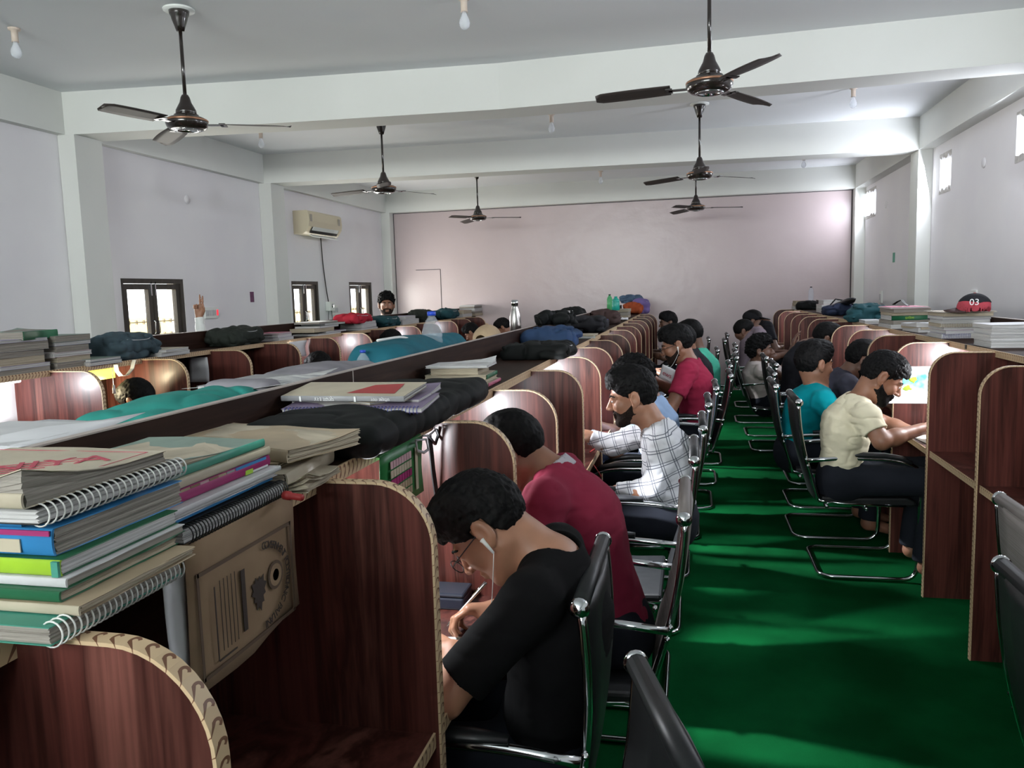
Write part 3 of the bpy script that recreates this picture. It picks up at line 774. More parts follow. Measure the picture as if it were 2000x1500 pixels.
# ---------------------------------------------------------------- seated people, left side of the aisle
LF = (-1, 0, 0); RF = (1, 0, 0)
M['tee_black'] = cloth('black_tshirt', (.0030, .0030, .0035)); M['polo'] = cloth('maroon_polo', (.20, .018, .042)); M['polo_collar'] = cloth('grey_striped_collar', (.35, .33, .36))
M['red_tee'] = cloth('crimson_tshirt', (.30, .022, .058)); M['mint'] = cloth('mint_green_shirt', (.06, .36, .25)); M['cream'] = cloth('cream_tshirt', (.62, .57, .42)); M['teal_shirt'] = cloth('teal_shirt', (.0, .22, .26))
M['grey_tee'] = cloth('charcoal_tshirt', (.05, .05, .07)); M['white_tee'] = cloth('pale_tshirt', (.48, .42, .40)); M['mauve'] = cloth('dull_mauve_shirt', (.20, .16, .19)); M['scrubs'] = cloth('green_tshirt', (.05, .30, .20)); M['blue_shirt'] = cloth('light_blue_shirt', (.30, .42, .62)); M['dark_shirt'] = cloth('dark_shirt', (.014, .014, .018))
def plaid():
    m = mat('white_check_shirt', (.7, .7, .7), .85); t = NT(m); tc = t.n('ShaderNodeTexCoord'); sp = t.n('ShaderNodeSeparateXYZ'); t.l(tc, 'Object', sp, 0)
    x, y, z = sp.outputs
    a = t.math('ADD', t.math('MULTIPLY', x, .94), t.math('MULTIPLY', z, .30)); b_ = t.math('ADD', t.math('MULTIPLY', z, .95), t.math('MULTIPLY', x, -.28))
    def lines(c, per, w, off=0.0):
        f = t.math('FRACT', t.math('MULTIPLY_ADD', c, 1/per, off)); return t.math('LESS_THAN', f, w/per)
    k = t.math('MAXIMUM', t.math('MAXIMUM', lines(a, .058, .0035), lines(a, .058, .003, .82)), t.math('MAXIMUM', lines(b_, .058, .0035), lines(b_, .058, .003, .80)))
    mx = t.n('ShaderNodeMixRGB'); mx.inputs[1].default_value = (.62, .63, .66, 1); mx.inputs[2].default_value = (.10, .11, .14, 1); t.t.links.new(k, mx.inputs[0]); t.color(mx.outputs[0])
    nz = t.noise(t.coords(), 14, 4); t.bump(nz.outputs[0], .3, .006); return m
M['plaid'] = plaid()

P1 = person('person in a black T-shirt and glasses bent over a page, writing', (-.34, 1.74, .56), LF, head=at(955, 1030, Y=1.74), neck=at(1080, 1085, Y=1.76),
            hfwd=(-.62, -.10, -.78), hup=(-.75, 0, .62), wr=at(978, 1190, Z=.81), er=(-.28, 2.0, .80), wl=at(885, 1275, Z=.80), el=at(868, 1365, Y=1.50), s=.98,
            hands={1: dict(d=(-1, -.28, .05), n=(0, -.35, -1), curl=(.75, .8, .9, .95), thumb=.9), -1: dict(d=(-.75, .45, -.03), n=(0, 0, -1), curl=(.3, .3, .35, .4), thumb=.2)},
            shirt=M['tee_black'], sleeve='mid', h=.0045, hair='full', skin='skin1', folds=.002)
P2 = person('person in a maroon polo with grey striped collar, head down', (-.25, 2.46, .56), LF, head=at(1006, 882, Y=2.50), neck=at(1083, 925, Y=2.48),
            hfwd=(-.85, .05, -.55), hup=(-.5, 0, .85), wr=(-.68, 2.6, .80), wl=(-.62, 2.30, .80), shirt=M['polo'], collar=M['polo_collar'], sleeve='mid', h=.006, hair='short', skin='skin2', s=1.04, bulk=1.02)
P3 = person('bearded person in a white checked shirt seated in profile with one arm on the desk', (-.10, 3.72, .56), LF, head=at(1235, 776, Y=3.80), neck=at(1285, 840, Y=3.80),
            hfwd=(-.97, -.12, -.20), hup=(-.1, 0, 1), wr=at(1150, 852, Y=4.0), er=at(1195, 870, Y=4.03), wl=at(1205, 960, Y=3.62), el=at(1275, 955, Y=3.55), s=1.08,
            hands={-1: dict(d=(-.9, .3, -.3), n=(.2, 0, -1), curl=(.8,), thumb=.5)}, shirt=M['plaid'], sleeve='long', collar=M['plaid'], h=.0048, hair='full', beard=1, eyes=True, look=(0, .3), skin='skin1', folds=.005, twist=.25)
P4 = person('person in a light blue shirt, hidden behind the man in the checked shirt', (-.20, 4.62, .56), LF, head=at(1246, 740, Y=4.65), hfwd=(-.8, 0, -.6), hup=(-.5, 0, .9), neck=at(1272, 785, Y=4.65),
            shirt=M['blue_shirt'], h=.009, hair='curly', skin='skin2', s=1.0)
P5 = person('person with glasses and white earphones in a crimson printed T-shirt', (.02, 6.05, .56), LF, head=at(1322, 674, Y=6.05), neck=at(1346, 708, Y=6.05), hfwd=(-.93, -.1, -.32), hup=(-.2, 0, 1),
            wr=at(1268, 735, Y=6.3), wl=at(1262, 762, Y=5.9), shirt=M['red_tee'], h=.007, hair='full', beard=1, skin='skin2', s=1.12, folds=.004)
P8 = person('person with a white earbud seated behind the one in the crimson T-shirt', (.10, 6.85, .56), LF, head=at(1334, 668, Y=6.8), hfwd=(-.9, 0, -.4), shirt=M['dark_shirt'], h=.010, hair='full', skin='skin2', s=1.05)
P6 = person('person in a mint green shirt seen from behind, left of the aisle', (.16, 7.55, .56), LF, head=at(1350, 655, Y=7.6), hfwd=(-.85, .4, -.3), neck=at(1365, 688, Y=7.6), shirt=M['mint'], h=.009, hair='full', skin='skin3', s=1.05)
P7 = person('dark-haired person farthest down the left side of the aisle', (-.12, 10.2, .56), LF, head=at(1305, 631, Y=10.2), hfwd=(-.9, -.3, -.1), shirt=M['dark_shirt'], h=.012, hair='full', skin='skin3', s=1.05)
# right side of the aisle
P9 = person('bearded person in a cream T-shirt leaning over the desk under a bright lamp', (.80, 4.62, .56), RF, head=at(1722, 738, Y=4.62), neck=at(1676, 786, Y=4.62), hfwd=(.82, -.12, -.56), hup=(.5, 0, .85),
            wr=at(1800, 838, Y=4.50), er=at(1722, 862, Y=4.36), wl=at(1800, 850, Y=4.78), el=(1.06, 4.88, .80), shirt=M['cream'], sleeve='short', h=.0052, hair='flat', beard=2, eyes=True, look=(0, -.8), skin='skin2', s=1.08, folds=.006, bulk=1.0)
P10 = person('person in a teal shirt turned away beside the one in cream', (.66, 5.42, .56), RF, head=at(1590, 712, Y=5.4), neck=at(1600, 762, Y=5.4), hfwd=(.9, .42, -.1), shirt=M['teal_shirt'], collar=M['teal_shirt'], sleeve='mid', h=.0065, hair='full', skin='skin2', s=1.12, el=(.68, 5.66, .78))
P11 = person('bearded person in a charcoal T-shirt hunched between the teal and cream shirts', (.80, 6.1, .56), RF, head=at(1684, 705, Y=6.1), neck=at(1650, 735, Y=6.1), hfwd=(.9, -.05, -.42), hup=(.4, 0, .9), shirt=M['grey_tee'], sleeve='short', h=.007, hair='flat', beard=2, skin='skin3', s=1.12)
P12 = person('head of a person showing just above the teal-shirted one', (.86, 7.5, .56), RF, head=at(1613, 662, Y=7.5), hfwd=(.95, 0, -.3), shirt=M['dark_shirt'], h=.010, hair='full', beard=1, skin='skin3', s=1.05)
P13 = person('curly-haired person in a pale T-shirt leaning back with one hand raised', (.68, 8.15, .50), RF, head=at(1485, 686, Y=8.1), neck=at(1480, 712, Y=8.1), hfwd=(.9, -.1, .1), wr=at(1548, 682, Y=8.2), er=at(1533, 722, Y=8.2), wl=at(1530, 738, Y=7.9), el=at(1508, 728, Y=7.85),
             hands={1: dict(d=(.2, 0, 1), n=(1, 0, 0), curl=(.3,), thumb=.2)}, shirt=M['white_tee'], h=.008, hair='curly', skin='skin3', s=1.12)
P15 = person('person in a dull mauve shirt seated second from the far wall', (.62, 9.8, .56), RF, head=at(1452, 648, Y=9.8), hfwd=(.9, 0, -.2), shirt=M['mauve'], h=.010, hair='short', skin='skin3', s=1.1)
P14 = person('person in a black cap seated nearest the far wall', (.80, 11.0, .56), RF, head=at(1470, 628, Y=11.0), hfwd=(.95, 0, -.1), shirt=M['dark_shirt'], h=.011, hair='short', skin='skin3', s=1.15, cap=('cap',))
# between the left rows
def left_reader(label, px, py, Y, **k):
    hd = at(px, py, Y=Y); a = dict(h=.008, hair='full', skin='skin2', s=1.0, shirt=M['dark_shirt']); a.update(k)
    return person(label, (hd.x+.22, Y, .56), LF, head=hd, neck=(hd.x+.11, Y, hd.z-.14), hfwd=(-.8, 0, -.6), hup=(-.6, 0, .8), **a)
P16 = left_reader('tousled black-haired person reading under the yellow lamp', 272, 784, 4.1)
P17 = left_reader('black-haired person bowed behind the grey bag', 627, 718, 6.25)
P18 = left_reader('dark-haired person almost hidden by the teal bag', 768, 668, 8.0)
P19 = left_reader('black-haired person looking down left of the tan cap', 922, 650, 9.9, s=.95)
P20 = left_reader('black-haired person right behind the tan cap and the steel bottle', 984, 640, 10.8)
P21 = person('bearded person in a green T-shirt looking at the camera above the window row', (-3.98, 9.75, .60), (.55, -.8, 0), head=at(755, 596, Y=9.7), hfwd=(.42, -.9, .02), neck=at(754, 622, Y=9.72), shirt=M['scrubs'], h=.007, hair='curly', beard=1, eyes=True, skin='skin2', s=1.16, bulk=1.15,
             wr=(-3.9, 9.3, 1.0), wl=(-3.7, 9.7, 1.0))
hw = at(389, 616, X=-4.0)
P22 = person('person behind the window row board whose raised hand shows two fingers', (-4.05, hw.y-.05, .50), (.9, -.4, 0), lean=.1, wr=tuple(hw), er=(-4.0, hw.y+.01, 1.20), wl=(-3.9, hw.y-.2, .8), head=(-4.05, hw.y-.30, 1.14), neck=(-4.08, hw.y-.24, 1.0),
             hands={1: dict(d=(.02, .02, 1), n=(.4, -.9, 0), curl=(.05, .05, 1.9, 1.9), thumb=.9, s=1.02)}, shirt=M['white_enamel'], sleeve='long', h=.006, hair='full', skin='skin1', s=.95)
tag(earphones(P1, -1, at(957, 1195, Y=1.68)), 'white earphones of the person in the black T-shirt', 'earphones')
tag(earphones(P5, -1, at(1300, 722, Y=5.9)), 'white earphones of the person in the crimson T-shirt', 'earphones')
tag(earphones(P13, 1, at(1490, 715, Y=7.95)), 'white earphones of the curly-haired person leaning back', 'earphones')
tag(earphones(P8, -1, at(1345, 700, Y=6.7)), 'white earphones of the person behind the crimson T-shirt', 'earphones')
spectacles(P1, 'thin dark-rimmed glasses on the person in black'); spectacles(P5, 'dark-rimmed glasses on the person in crimson')

# ---------------------------------------------------------------- chairs
RL, RR = PI/2, -PI/2
for lab, x, y, tl, st, dr in (
    ('empty black chair at the very bottom edge of the photo', -.36, 1.0, .10, 'leather', .30),
    ('black leather chair holding the person in the black T-shirt', -.50, 1.76, .03, 'leather', 0),
    ('chair with grey ribbed mesh back holding the person in the maroon polo', -.37, 2.42, .10, 'mesh', 0),
    ('empty black chair between the maroon polo and the checked shirt', -.34, 3.18, .10, 'leather', 0),
    ('black chair holding the person in the checked shirt', -.30, 3.86, .10, 'leather', 0),
    ('black chair of the person in the light blue shirt', -.26, 4.60, .10, 'leather', 0),
    ('empty black chair just before the crimson T-shirt', -.2, 5.32, .10, 'leather', 0),
    ('black chair of the person in the crimson printed T-shirt', -.10, 6.05, .12, 'leather', 0),
    ('black chair of the person with a white earbud', -.05, 6.78, .10, 'leather', 0),
    ('black chair of the person in the mint green shirt', .02, 7.55, .12, 'leather', 0),
    ('empty black chair beyond the mint green shirt', -.1, 8.4, .10, 'leather', 0),
    ('farthest black chair on the left side of the aisle', -.15, 10.2, .10, 'leather', 0)):
    chair(lab, (x, y), RL+dr, tl, st)
for lab, x, y, tl, st, dr in (
    ('black chair cut off by the right edge of the photo', 1.02, 1.70, .10, 'leather', 0),
    ('chair with grey ribbed back tucked in at the right edge', 1.22, 2.30, .10, 'mesh', 0),
    ('black chair holding the person in the cream T-shirt', .91, 4.74, .10, 'leather', 0),
    ('black chair holding the person in the teal shirt', .86, 5.44, .10, 'leather', 0),
    ('black chair of the person in the charcoal T-shirt', .92, 6.15, .10, 'leather', 0),
    ('empty black chair beyond the charcoal T-shirt', 1.0, 6.87, .10, 'leather', 0),
    ('black chair of the person half hidden by the teal shirt', .98, 7.5, .10, 'leather', 0),
    ('black chair of the curly-haired person leaning back', .80, 8.2, .14, 'leather', 0),
    ('empty black chair beyond the curly-haired person', .80, 9.0, .10, 'leather', 0),
    ('black chair of the person in the mauve shirt', .74, 9.85, .12, 'leather', 0),
    ('black chair nearest the far wall', .80, 11.1, .10, 'leather', 0)):
    chair(lab, (x, y), RR+dr, tl, st)
# ---------------------------------------------------------------- ceiling fans, bulbs, wall things
def ysolve(px, X, z):
    k = (px-1000)/F_PX; a = CR-CW*k
    return -(X*a[0]+(z-EYE)*a[2])/a[1]
def fan(label, x, y, ang):
    t = empty('ceiling_fan', (x, y, ZC)); tag(t, label, 'fan', 'dark brown ceiling fans')
    b = MB(); b.lathe([(.0001, 0), (.088, 0), (.088, -.010), (.0001, -.010)], 28); b.build('ceiling_plate', M['white_enamel'], t, True)
    b = MB(); b.lathe([(.0001, -.01), (.058, -.012), (.055, -.03), (.047, -.045), (.044, -.06), (.030, -.10), (.022, -.125), (.0001, -.125)], 24); b.build('canopy', M['fan'], t, True)
    b = MB(); b.lathe([(.0105, -.12), (.0105, -.50)], 12); b.build('down_rod', M['fan'], t, True)
    b = MB(); b.lathe([(.0001, -.48), (.018, -.485), (.026, -.50), (.034, -.53), (.048, -.555), (.058, -.575), (.060, -.60), (.0001, -.60)], 24); b.build('lower_canopy', M['fan'], t, True)
    b = MB(); b.lathe([(.0001, -.598), (.070, -.60), (.072, -.613), (.100, -.618), (.118, -.630), (.121, -.650), (.112, -.672), (.095, -.684), (.072, -.688), (.055, -.684), (.048, -.670), (.0001, -.668)], 36); mo = b.build('motor_housing', M['fan'], t, True)
    b = MB(); b.lathe([(.1175, -.628), (.1215, -.631), (.1225, -.636), (.1215, -.640), (.117, -.641)], 36); b.build('ring', M['copper'], mo, True)
    b = MB(); b.lathe([(.054, -.6835), (.058, -.690), (.070, -.691), (.074, -.6875)], 36); b.build('lower_ring', M['chrome'], mo, True)
    for k in range(3):
        a = ang+k*2*PI/3; Mx = Matrix.Rotation(a, 4, 'Z')
        b = MB(); b.box(.10, .21, -.016, .016, -.662, -.656, M=Mx); b.box(.19, .225, -.045, .045, -.662, -.656, M=Mx); br = b.build('blade_bracket', M['fan'], t)
        b = MB(); n = 12; up_, lo_ = [], []
        for i in range(n+1):
            u = i/n; r = .20+.40*u; w = .058+.010*math.sin(PI*u); w = w*(1-.55*max(0, (u-.9)/.1)**2)
            z = -.655-.012*u
            up_.append([Mx @ Vector((r, w*math.cos(q), z+.010*q0+.0012*q1)) for q, q0, q1 in ((0, 1, 1), (PI/3, .5, 1), (PI*2/3, -.5, 1), (PI, -1, 1), (PI, -1, -1), (PI*2/3, -.5, -1), (PI/3, .5, -1), (0, 1, -1))])
        b.rings(up_); b.build('blade', M['blade'], t, True)
    return t
fan('dark ceiling fan hanging nearest on the left', -2.92, 4.34, .35)
fan('dark ceiling fan on the left, in the middle bay', -2.96, 7.56, .9)
fan('small dark ceiling fan farthest on the left', -2.90, 10.9, .12)
fan('dark ceiling fan hanging nearest on the right', .09, 4.46, 1.0)
fan('dark ceiling fan on the right, in the middle bay', .07, 7.88, .55)
fan('small dark ceiling fan farthest on the right', .05, 11.03, .05)
M['beige_plastic'] = mat('beige_plastic', (.60, .50, .42), .45)
for lab, px, py in (('bare bulb in a beige holder at the upper left corner', 28, 62), ('bare bulb at the top edge of the photo, centre', 906, 2), ('bare bulb between the two left fans', 509, 258),
                    ('clear bulb under the ceiling in the middle bay', 1077, 226), ('clear bulb on the ceiling right of the fans', 1667, 175), ('bulb on the ceiling beyond the second beam, right', 1570, 304), ('tiny bulb holder between the far fans', 1173, 337)):
    p = at(px, py, Z=ZC-.02); t = empty('ceiling_bulb', (p.x, p.y, ZC)); tag(t, lab, 'bulb', 'bare bulbs on the ceiling')
    b = MB(); b.lathe([(.0001, 0), (.036, 0), (.034, -.012), (.020, -.016), (.019, -.075), (.022, -.08), (.0001, -.08)], 18); b.build('bulb_holder', M['beige_plastic'], t, True)
    b = MB(); b.lathe([(.013, -.08), (.015, -.095), (.029, -.125), (.032, -.145), (.026, -.165), (.012, -.176), (.0001, -.178)], 20); b.build('glass_bulb', M['bulb'], t, True)
# split air conditioner
M['ac'] = mat('aged_cream_plastic', (.62, .55, .40), .4); M['dark'] = mat('dark_recess', (.03, .028, .025), .7)
t = empty('air_conditioner', (XL, 10.07, 2.43)); tag(t, 'cream split air conditioner on the left wall', 'air conditioner')
b = MB(); prof = [(0, 0), (.13, 0), (.17, .03), (.215, .10), (.225, .17), (.215, .28), (.19, .30), (0, .30)]; b.prism(prof, 1, -.50, .50); b.build('casing', M['ac'], t, bevel=.006)
b = MB(); pr_ = [(.172, .022), (.212, .088), (.219, .092), (.176, .018)]; b.prism(pr_, 1, -.40, .40); b.build('air_outlet', M['dark'], t)
b = MB(); b.prism([(.150, .0), (.205, -.035), (.210, -.028), (.155, .006)], 1, -.38, .38); b.build('louvre', M['white_enamel'], t)
b = MB(); b.prism([(.196, .055), (.222, .095), (.226, .092), (.200, .050)], 1, -.38, .38); b.build('louvre', M['white_enamel'], t)
for yy in (-.44, .40):
    b = MB(); b.box(.2235, .2275, yy-.03, yy+.03, .16, .25); b.build('display_panel', M['grey_panel'] if 'grey_panel' in M else M.setdefault('grey_panel', mat('grey_panel', (.35, .32, .27), .4)), t)
p0 = (XL+.03, 10.28, 2.43); b = MB(); b.tube(fillet([p0, (XL+.02, 10.32, 2.1), (XL+.02, 10.38, 1.75), (XL+.03, 10.42, 1.52)], .1), .008, 6)
tag(b.build('power_cord', M['dark'], None, True), 'dark cord hanging down the wall below the air conditioner', 'cord')
def board(label, px, py, w, h, X, sgn, sw=6, red=False, name='switchboard'):
    p = at(px, py, X=X); t = empty(name, (X, p.y, p.z)); tag(t, label, 'switchboard', 'white electric boards on the walls')
    b = MB(); x0, x1 = sorted((0, sgn*.018)); b.box(x0, x1, -w/2, w/2, -h/2, h/2); b.build('plate', M['white_enamel'], t, bevel=.003)
    for i in range(sw):
        yy = -w/2+w*(i+.5)/sw; b = MB(); x0, x1 = sorted((sgn*.018, sgn*.024)); b.box(x0, x1, yy-w/sw*.3, yy+w/sw*.3, -h*.25, h*.25); b.build('switch', M['red_lamp'] if red and i == sw-1 else M['grey_switch'], t)
M['grey_switch'] = mat('grey_switch', (.5, .5, .52), .4)
M['red_lamp'] = mat('red_indicator', (.6, .02, .03), .4); NT(M['red_lamp']).b.inputs['Emission Color'].default_value = (1, .05, .08, 1); NT(M['red_lamp']).b.inputs['Emission Strength'].default_value = .8
board('white switchboard with a red indicator beside the raised hand', 411, 611, .24, .12, XL, 1, 6, True)
board('white switchboard under the air conditioner cord', 652, 606, .20, .14, XL, 1, 4)
board('faint white socket on the right wall above the navy bags', 1722, 580, .13, .16, XR, -1, 1)
board('white socket just behind the red cap', 1905, 580, .13, .12, XR, -1, 2)
t = empty('stabiliser_box', (XL, at(641, 604, X=XL).y, 1.42)); tag(t, 'small white device with a round dial below the cord', 'device')
b = MB(); b.box(0, .07, -.08, .08, .0, .13); b.build('housing', M['white_enamel'], t, bevel=.008)
b = MB(); b.lathe([(.0001, 0), (.03, 0), (.028, .01), (.0001, .01)], 16, M=Matrix.Translation((.07, 0, .07)) @ Matrix.Rotation(PI/2, 4, 'Y')); b.build('dial', M['chrome'], t, True)
b = MB(); b.tube([(.03, -.05, 0), (.03, -.07, -.12), (.03, -.06, -.28)], .005, 6); b.tube([(.03, .04, 0), (.03, .06, -.15), (.03, .05, -.28)], .005, 6); b.build('lead', M['dark'], t, True)
M['poster'] = noisy('purple_poster', (.10, .02, .08), (.16, .05, .12), 30, .5)
p = at(492, 580, X=XL); b = MB(); b.box(XL, XL+.004, p.y-.04, p.y+.04, p.z-.06, p.z+.06); tag(b.build('poster', M['poster']), 'small dark purple sticker on the left wall', 'sticker')
M['green_sticker'] = mat('green_sticker', (.05, .30, .20), .5)
p = at(1746, 503, X=XR); b = MB(); b.box(XR-.004, XR, p.y-.05, p.y+.05, p.z-.06, p.z+.06); tag(b.build('sticker', M['green_sticker']), 'small green sticker on the right wall', 'sticker')
for lab, px, py, X, s in (('round blank cover on the left wall between the columns', 365, 390, XL, 1), ('pale round cover on the upper right wall', 1922, 318, XR, -1), ('pale round cover between the right ventilators', 1731, 400, XR, -1)):
    p = at(px, py, X=X); b = MB(); b.lathe([(.0001, 0), (.045, 0), (.042, .008), (.0001, .010)], 20, M=Matrix.Translation(p) @ Matrix.Rotation(s*PI/2, 4, 'Y')); tag(b.build('wall_cover', M['wall'], None, True), lab, 'wall cover')
b = MB(); pts = [(at(x, y, Y=YB-.01)) for x, y in ((1380, 757), (1392, 750), (1408, 751), (1425, 755), (1450, 752))]; b.tube(pts, .006, 6); tag(b.build('floor_cable', M['dark'], None, True), 'thin cable lying along the foot of the far wall', 'cable')

# ---------------------------------------------------------------- books
CV = {}
def cover(c):
    if c not in CV:
        rgb = dict(cream=(.50, .44, .33), white=(.62, .62, .63), grey=(.30, .30, .31), sage=(.22, .30, .25), green=(.012, .12, .05), lime=(.36, .60, .03), teal=(.06, .30, .22), blue=(.03, .22, .50), navy=(.025, .035, .14),
                   pink=(.50, .12, .20), red=(.40, .03, .03), black=(.015, .015, .016), mint=(.20, .48, .38), brown=(.24, .15, .09), purple=(.22, .17, .27), magenta=(.34, .02, .14), tan=(.42, .33, .22), lilac=(.42, .38, .52), rose=(.55, .35, .38))[c]
        CV[c] = noisy('cover_'+c, rgb, tuple(x*.84 for x in rgb), 12, .5)
    return CV[c]
def pages(name, c):
    m = mat(name, c, .9); t = NT(m); nz = t.noise(t.coords((4, 4, 700)), 1.0, 2); t.color(t.ramp(nz.outputs[0], [(.3, tuple(x*.62 for x in c)), (.7, c)]).outputs[0]); return m
PG = {'w': pages('pages_white', (.62, .61, .60)), 'c': pages('pages_cream', (.52, .45, .34)), 'g': pages('pages_grey', (.34, .31, .27))}
M['wire_white'] = mat('white_wire', (.65, .65, .62), .35); M['wire_black'] = mat('black_wire', (.02, .02, .02), .3); M['wire_blue'] = mat('blue_wire', (.04, .05, .22), .35)
WR = {'w': M['wire_white'], 'k': M['wire_black'], 'b': M['wire_blue']}
rnd = random.Random(11)
def book(label, c, lx, ly, t, rz=0, col='cream', pg='w', spiral=None, wire='w', spine=None, spine_col=None, curl=0.0, worn=.0012, tilt=(0, 0), group=None, bottom=None, name=None, top_drop=0, nring=None):
    """c = centre of the underside; spiral / spine = '+x','-x','+y','-y'"""
    o = empty(name or ('spiral_notebook' if spiral else 'book'), tuple(c), rot=(tilt[0], tilt[1], rz)); tag(o, label, 'notebook' if spiral else 'book', group)
    cs = (rnd.choice((-1, 1)), rnd.choice((-1, 1)))
    def bend(x, y):
        u = max(0, (cs[0]*x/lx+cs[1]*y/ly)-.35); return curl*u*u*3+(.0015*math.sin(x*23+y*17) if curl else 0)
    hx, hy = lx/2-.002, ly/2-.002; n = 6; ct = .0011; nl = max(3, min(14, int(t/.0028)))
    per = [(-hx+2*hx*i/n, -hy) for i in range(n)]+[(hx, -hy+2*hy*i/n) for i in range(n)]+[(hx-2*hx*i/n, hy) for i in range(n)]+[(-hx, hy-2*hy*i/n) for i in range(n)]
    b = MB(); rings = []
    for k in range(nl+1):
        z = ct+(t-2*ct)*k/nl; jx, jy = rnd.uniform(-worn, worn), rnd.uniform(-worn, worn); f = k/nl
        for zz in ((z,) if k in (0, nl) else (z-.0002, z+.0002)):
            rings.append([(x+jx+rnd.uniform(-worn, worn)*.3, y+jy+rnd.uniform(-worn, worn)*.3, zz+bend(x, y)*f) for x, y in per])
            if zz != z: jx, jy = rnd.uniform(-worn, worn), rnd.uniform(-worn, worn)
    b.rings(rings); b.build('page_block', PG[pg], o)
    b = MB(); N = 6
    def sheet(z0, f, dx=0, dy=0, g=.002):
        X = [-lx/2-g*0+lx*i/N for i in range(N+1)]; Y = [-ly/2+ly*i/N for i in range(N+1)]; base = len(b.v)
        for zo in (0, ct):
            for y in Y:
                for x in X: b.v.append((x+dx+(rnd.uniform(-worn, worn)*.6 if abs(x) > lx*.49 or abs(y) > ly*.49 else 0), y+dy, z0+zo+bend(x, y)*f))
        M_ = (N+1)**2
        for j in range(N):
            for i in range(N):
                a = base+j*(N+1)+i; b.f += [(a, a+N+1, a+N+2, a+1), (a+M_, a+M_+1, a+M_+N+2, a+M_+N+1)]; b.m += [0, 0]
        bd = [j for j in range(N)]+[N+(N+1)*j for j in range(N)]+[(N+1)*N+N-j for j in range(N)]+[(N+1)*(N-j) for j in range(N)]
        for q in range(len(bd)):
            r_ = (q+1) % len(bd); b.f.append((base+bd[q], base+bd[r_], base+bd[r_]+M_, base+bd[q]+M_)); b.m.append(0)
    sheet(t-ct, 1); b.build('front_cover', cover(col), o)
    b = MB(); sheet(0, 0); b.build('back_cover', cover(bottom or col), o)
    if spine and not spiral:
        s = 1 if spine[0] == '+' else -1; b = MB(); n_ = 8; R = t/2
        ln = (ly if spine[1] == 'x' else lx)/2; e0 = (lx if spine[1] == 'x' else ly)/2-.0015
        for i in range(n_+1):
            a = -PI/2+PI*i/n_; off = e0+.0022+min(.004, R*.4)*math.cos(a); z = R+R*math.sin(a)
            for q in (-ln, ln):
                b.v.append((s*off, q, z) if spine[1] == 'x' else (q, s*off, z))
        for i in range(n_+1):
            a = -PI/2+PI*(n_-i)/n_; off = e0+min(.004, R*.4)*math.cos(a)*.8; z = R+(R-.001)*math.sin(a)
            for q in (-ln, ln):
                b.v.append((s*off, q, z) if spine[1] == 'x' else (q, s*off, z))
        m_ = 2*(n_+1)
        b.f = [(2*i, 2*i+1, (2*i+3) % (2*m_), (2*i+2) % (2*m_)) for i in range(m_)]; b.m = [0]*m_
        b.f += [tuple(2*i for i in range(m_))[::-1], tuple(2*i+1 for i in range(m_))]; b.m += [0, 0]
        b.build('spine', cover(spine_col or col), o, True)
    if spiral:
        s = 1 if spiral[0] == '+' else -1; ln = (ly if spiral[1] == 'x' else lx)*.94; e0 = (lx if spiral[1] == 'x' else ly)/2
        R = t/2+.0035; nr = nring or max(8, int(ln/.0085)); b = MB()
        for i in range(nr):
            q = -ln/2+ln*i/(nr-1); pts = []
            for a in np.linspace(PI*.86, -PI*.86, 17):
                off = e0-.004+R*math.cos(a); z = t/2+R*math.sin(a); qq = q+.0018*a/PI
                pts.append((s*off, qq, z) if spiral[1] == 'x' else (qq, s*off, z))
            b.tube(pts, .0011, 5)
        b.build('spiral_binding', WR[wire], o, True)
    return o
ORD = ['bottom', 'second', 'third', 'fourth', 'fifth', 'sixth', 'seventh', 'eighth', 'ninth', 'tenth']
def pile(where, px, Xc, specs, z0=ZS, group=None, Y=None):
    """a stack of books at photo column px; specs: (desc, lx, ly, t, rz, colour, pages, kwargs)"""
    z = z0+.0005; y = Y if Y is not None else ysolve(px, Xc, z0)
    for i, sp in enumerate(specs):
        desc, lx, ly, t, rz, col, pg = sp[:7]; kw = dict(sp[7]) if len(sp) > 7 else {}
        dx, dy = kw.pop('dx', rnd.uniform(-.008, .008)), kw.pop('dy', rnd.uniform(-.008, .008))
        pos = 'bottom' if i == 0 else ('topmost' if i == len(specs)-1 else ORD[i]+' from bottom')
        lab = desc+', '+pos+' of '+where if len(specs) > 1 else desc+' '+where
        book(lab, (Xc+dx, y+dy, z), lx, ly, t, rz, col, pg, group=group or ('books in '+where), **kw); z += t+.0006
    return z
def text(s, size, mtl, loc, Rm, parent=None, name='lettering', ext=.0003, align='CENTER'):
    cu = bpy.data.curves.new('t', 'FONT'); cu.body = s; cu.size = size; cu.extrude = ext; cu.align_x = align; cu.align_y = 'CENTER'
    tmp = bpy.data.objects.new('t', cu); COL.objects.link(tmp); me = bpy.data.meshes.new_from_object(tmp.evaluated_get(bpy.context.evaluated_depsgraph_get()))
    bpy.data.objects.remove(tmp); bpy.data.curves.remove(cu)
    me.materials.clear(); me.materials.append(mtl); o = bpy.data.objects.new(name, me); COL.objects.link(o)
    if parent: o.parent = parent
    o.matrix_basis = Matrix.Translation(loc) @ Rm.to_4x4(); return o
M['ink_red'] = mat('red_print', (.42, .06, .09), .7); M['ink_dark'] = mat('dark_print', (.05, .035, .03), .7); M['ink_brown'] = mat('brown_print', (.11, .07, .045), .8); M['ink_white'] = mat('white_print', (.75, .75, .75), .6)

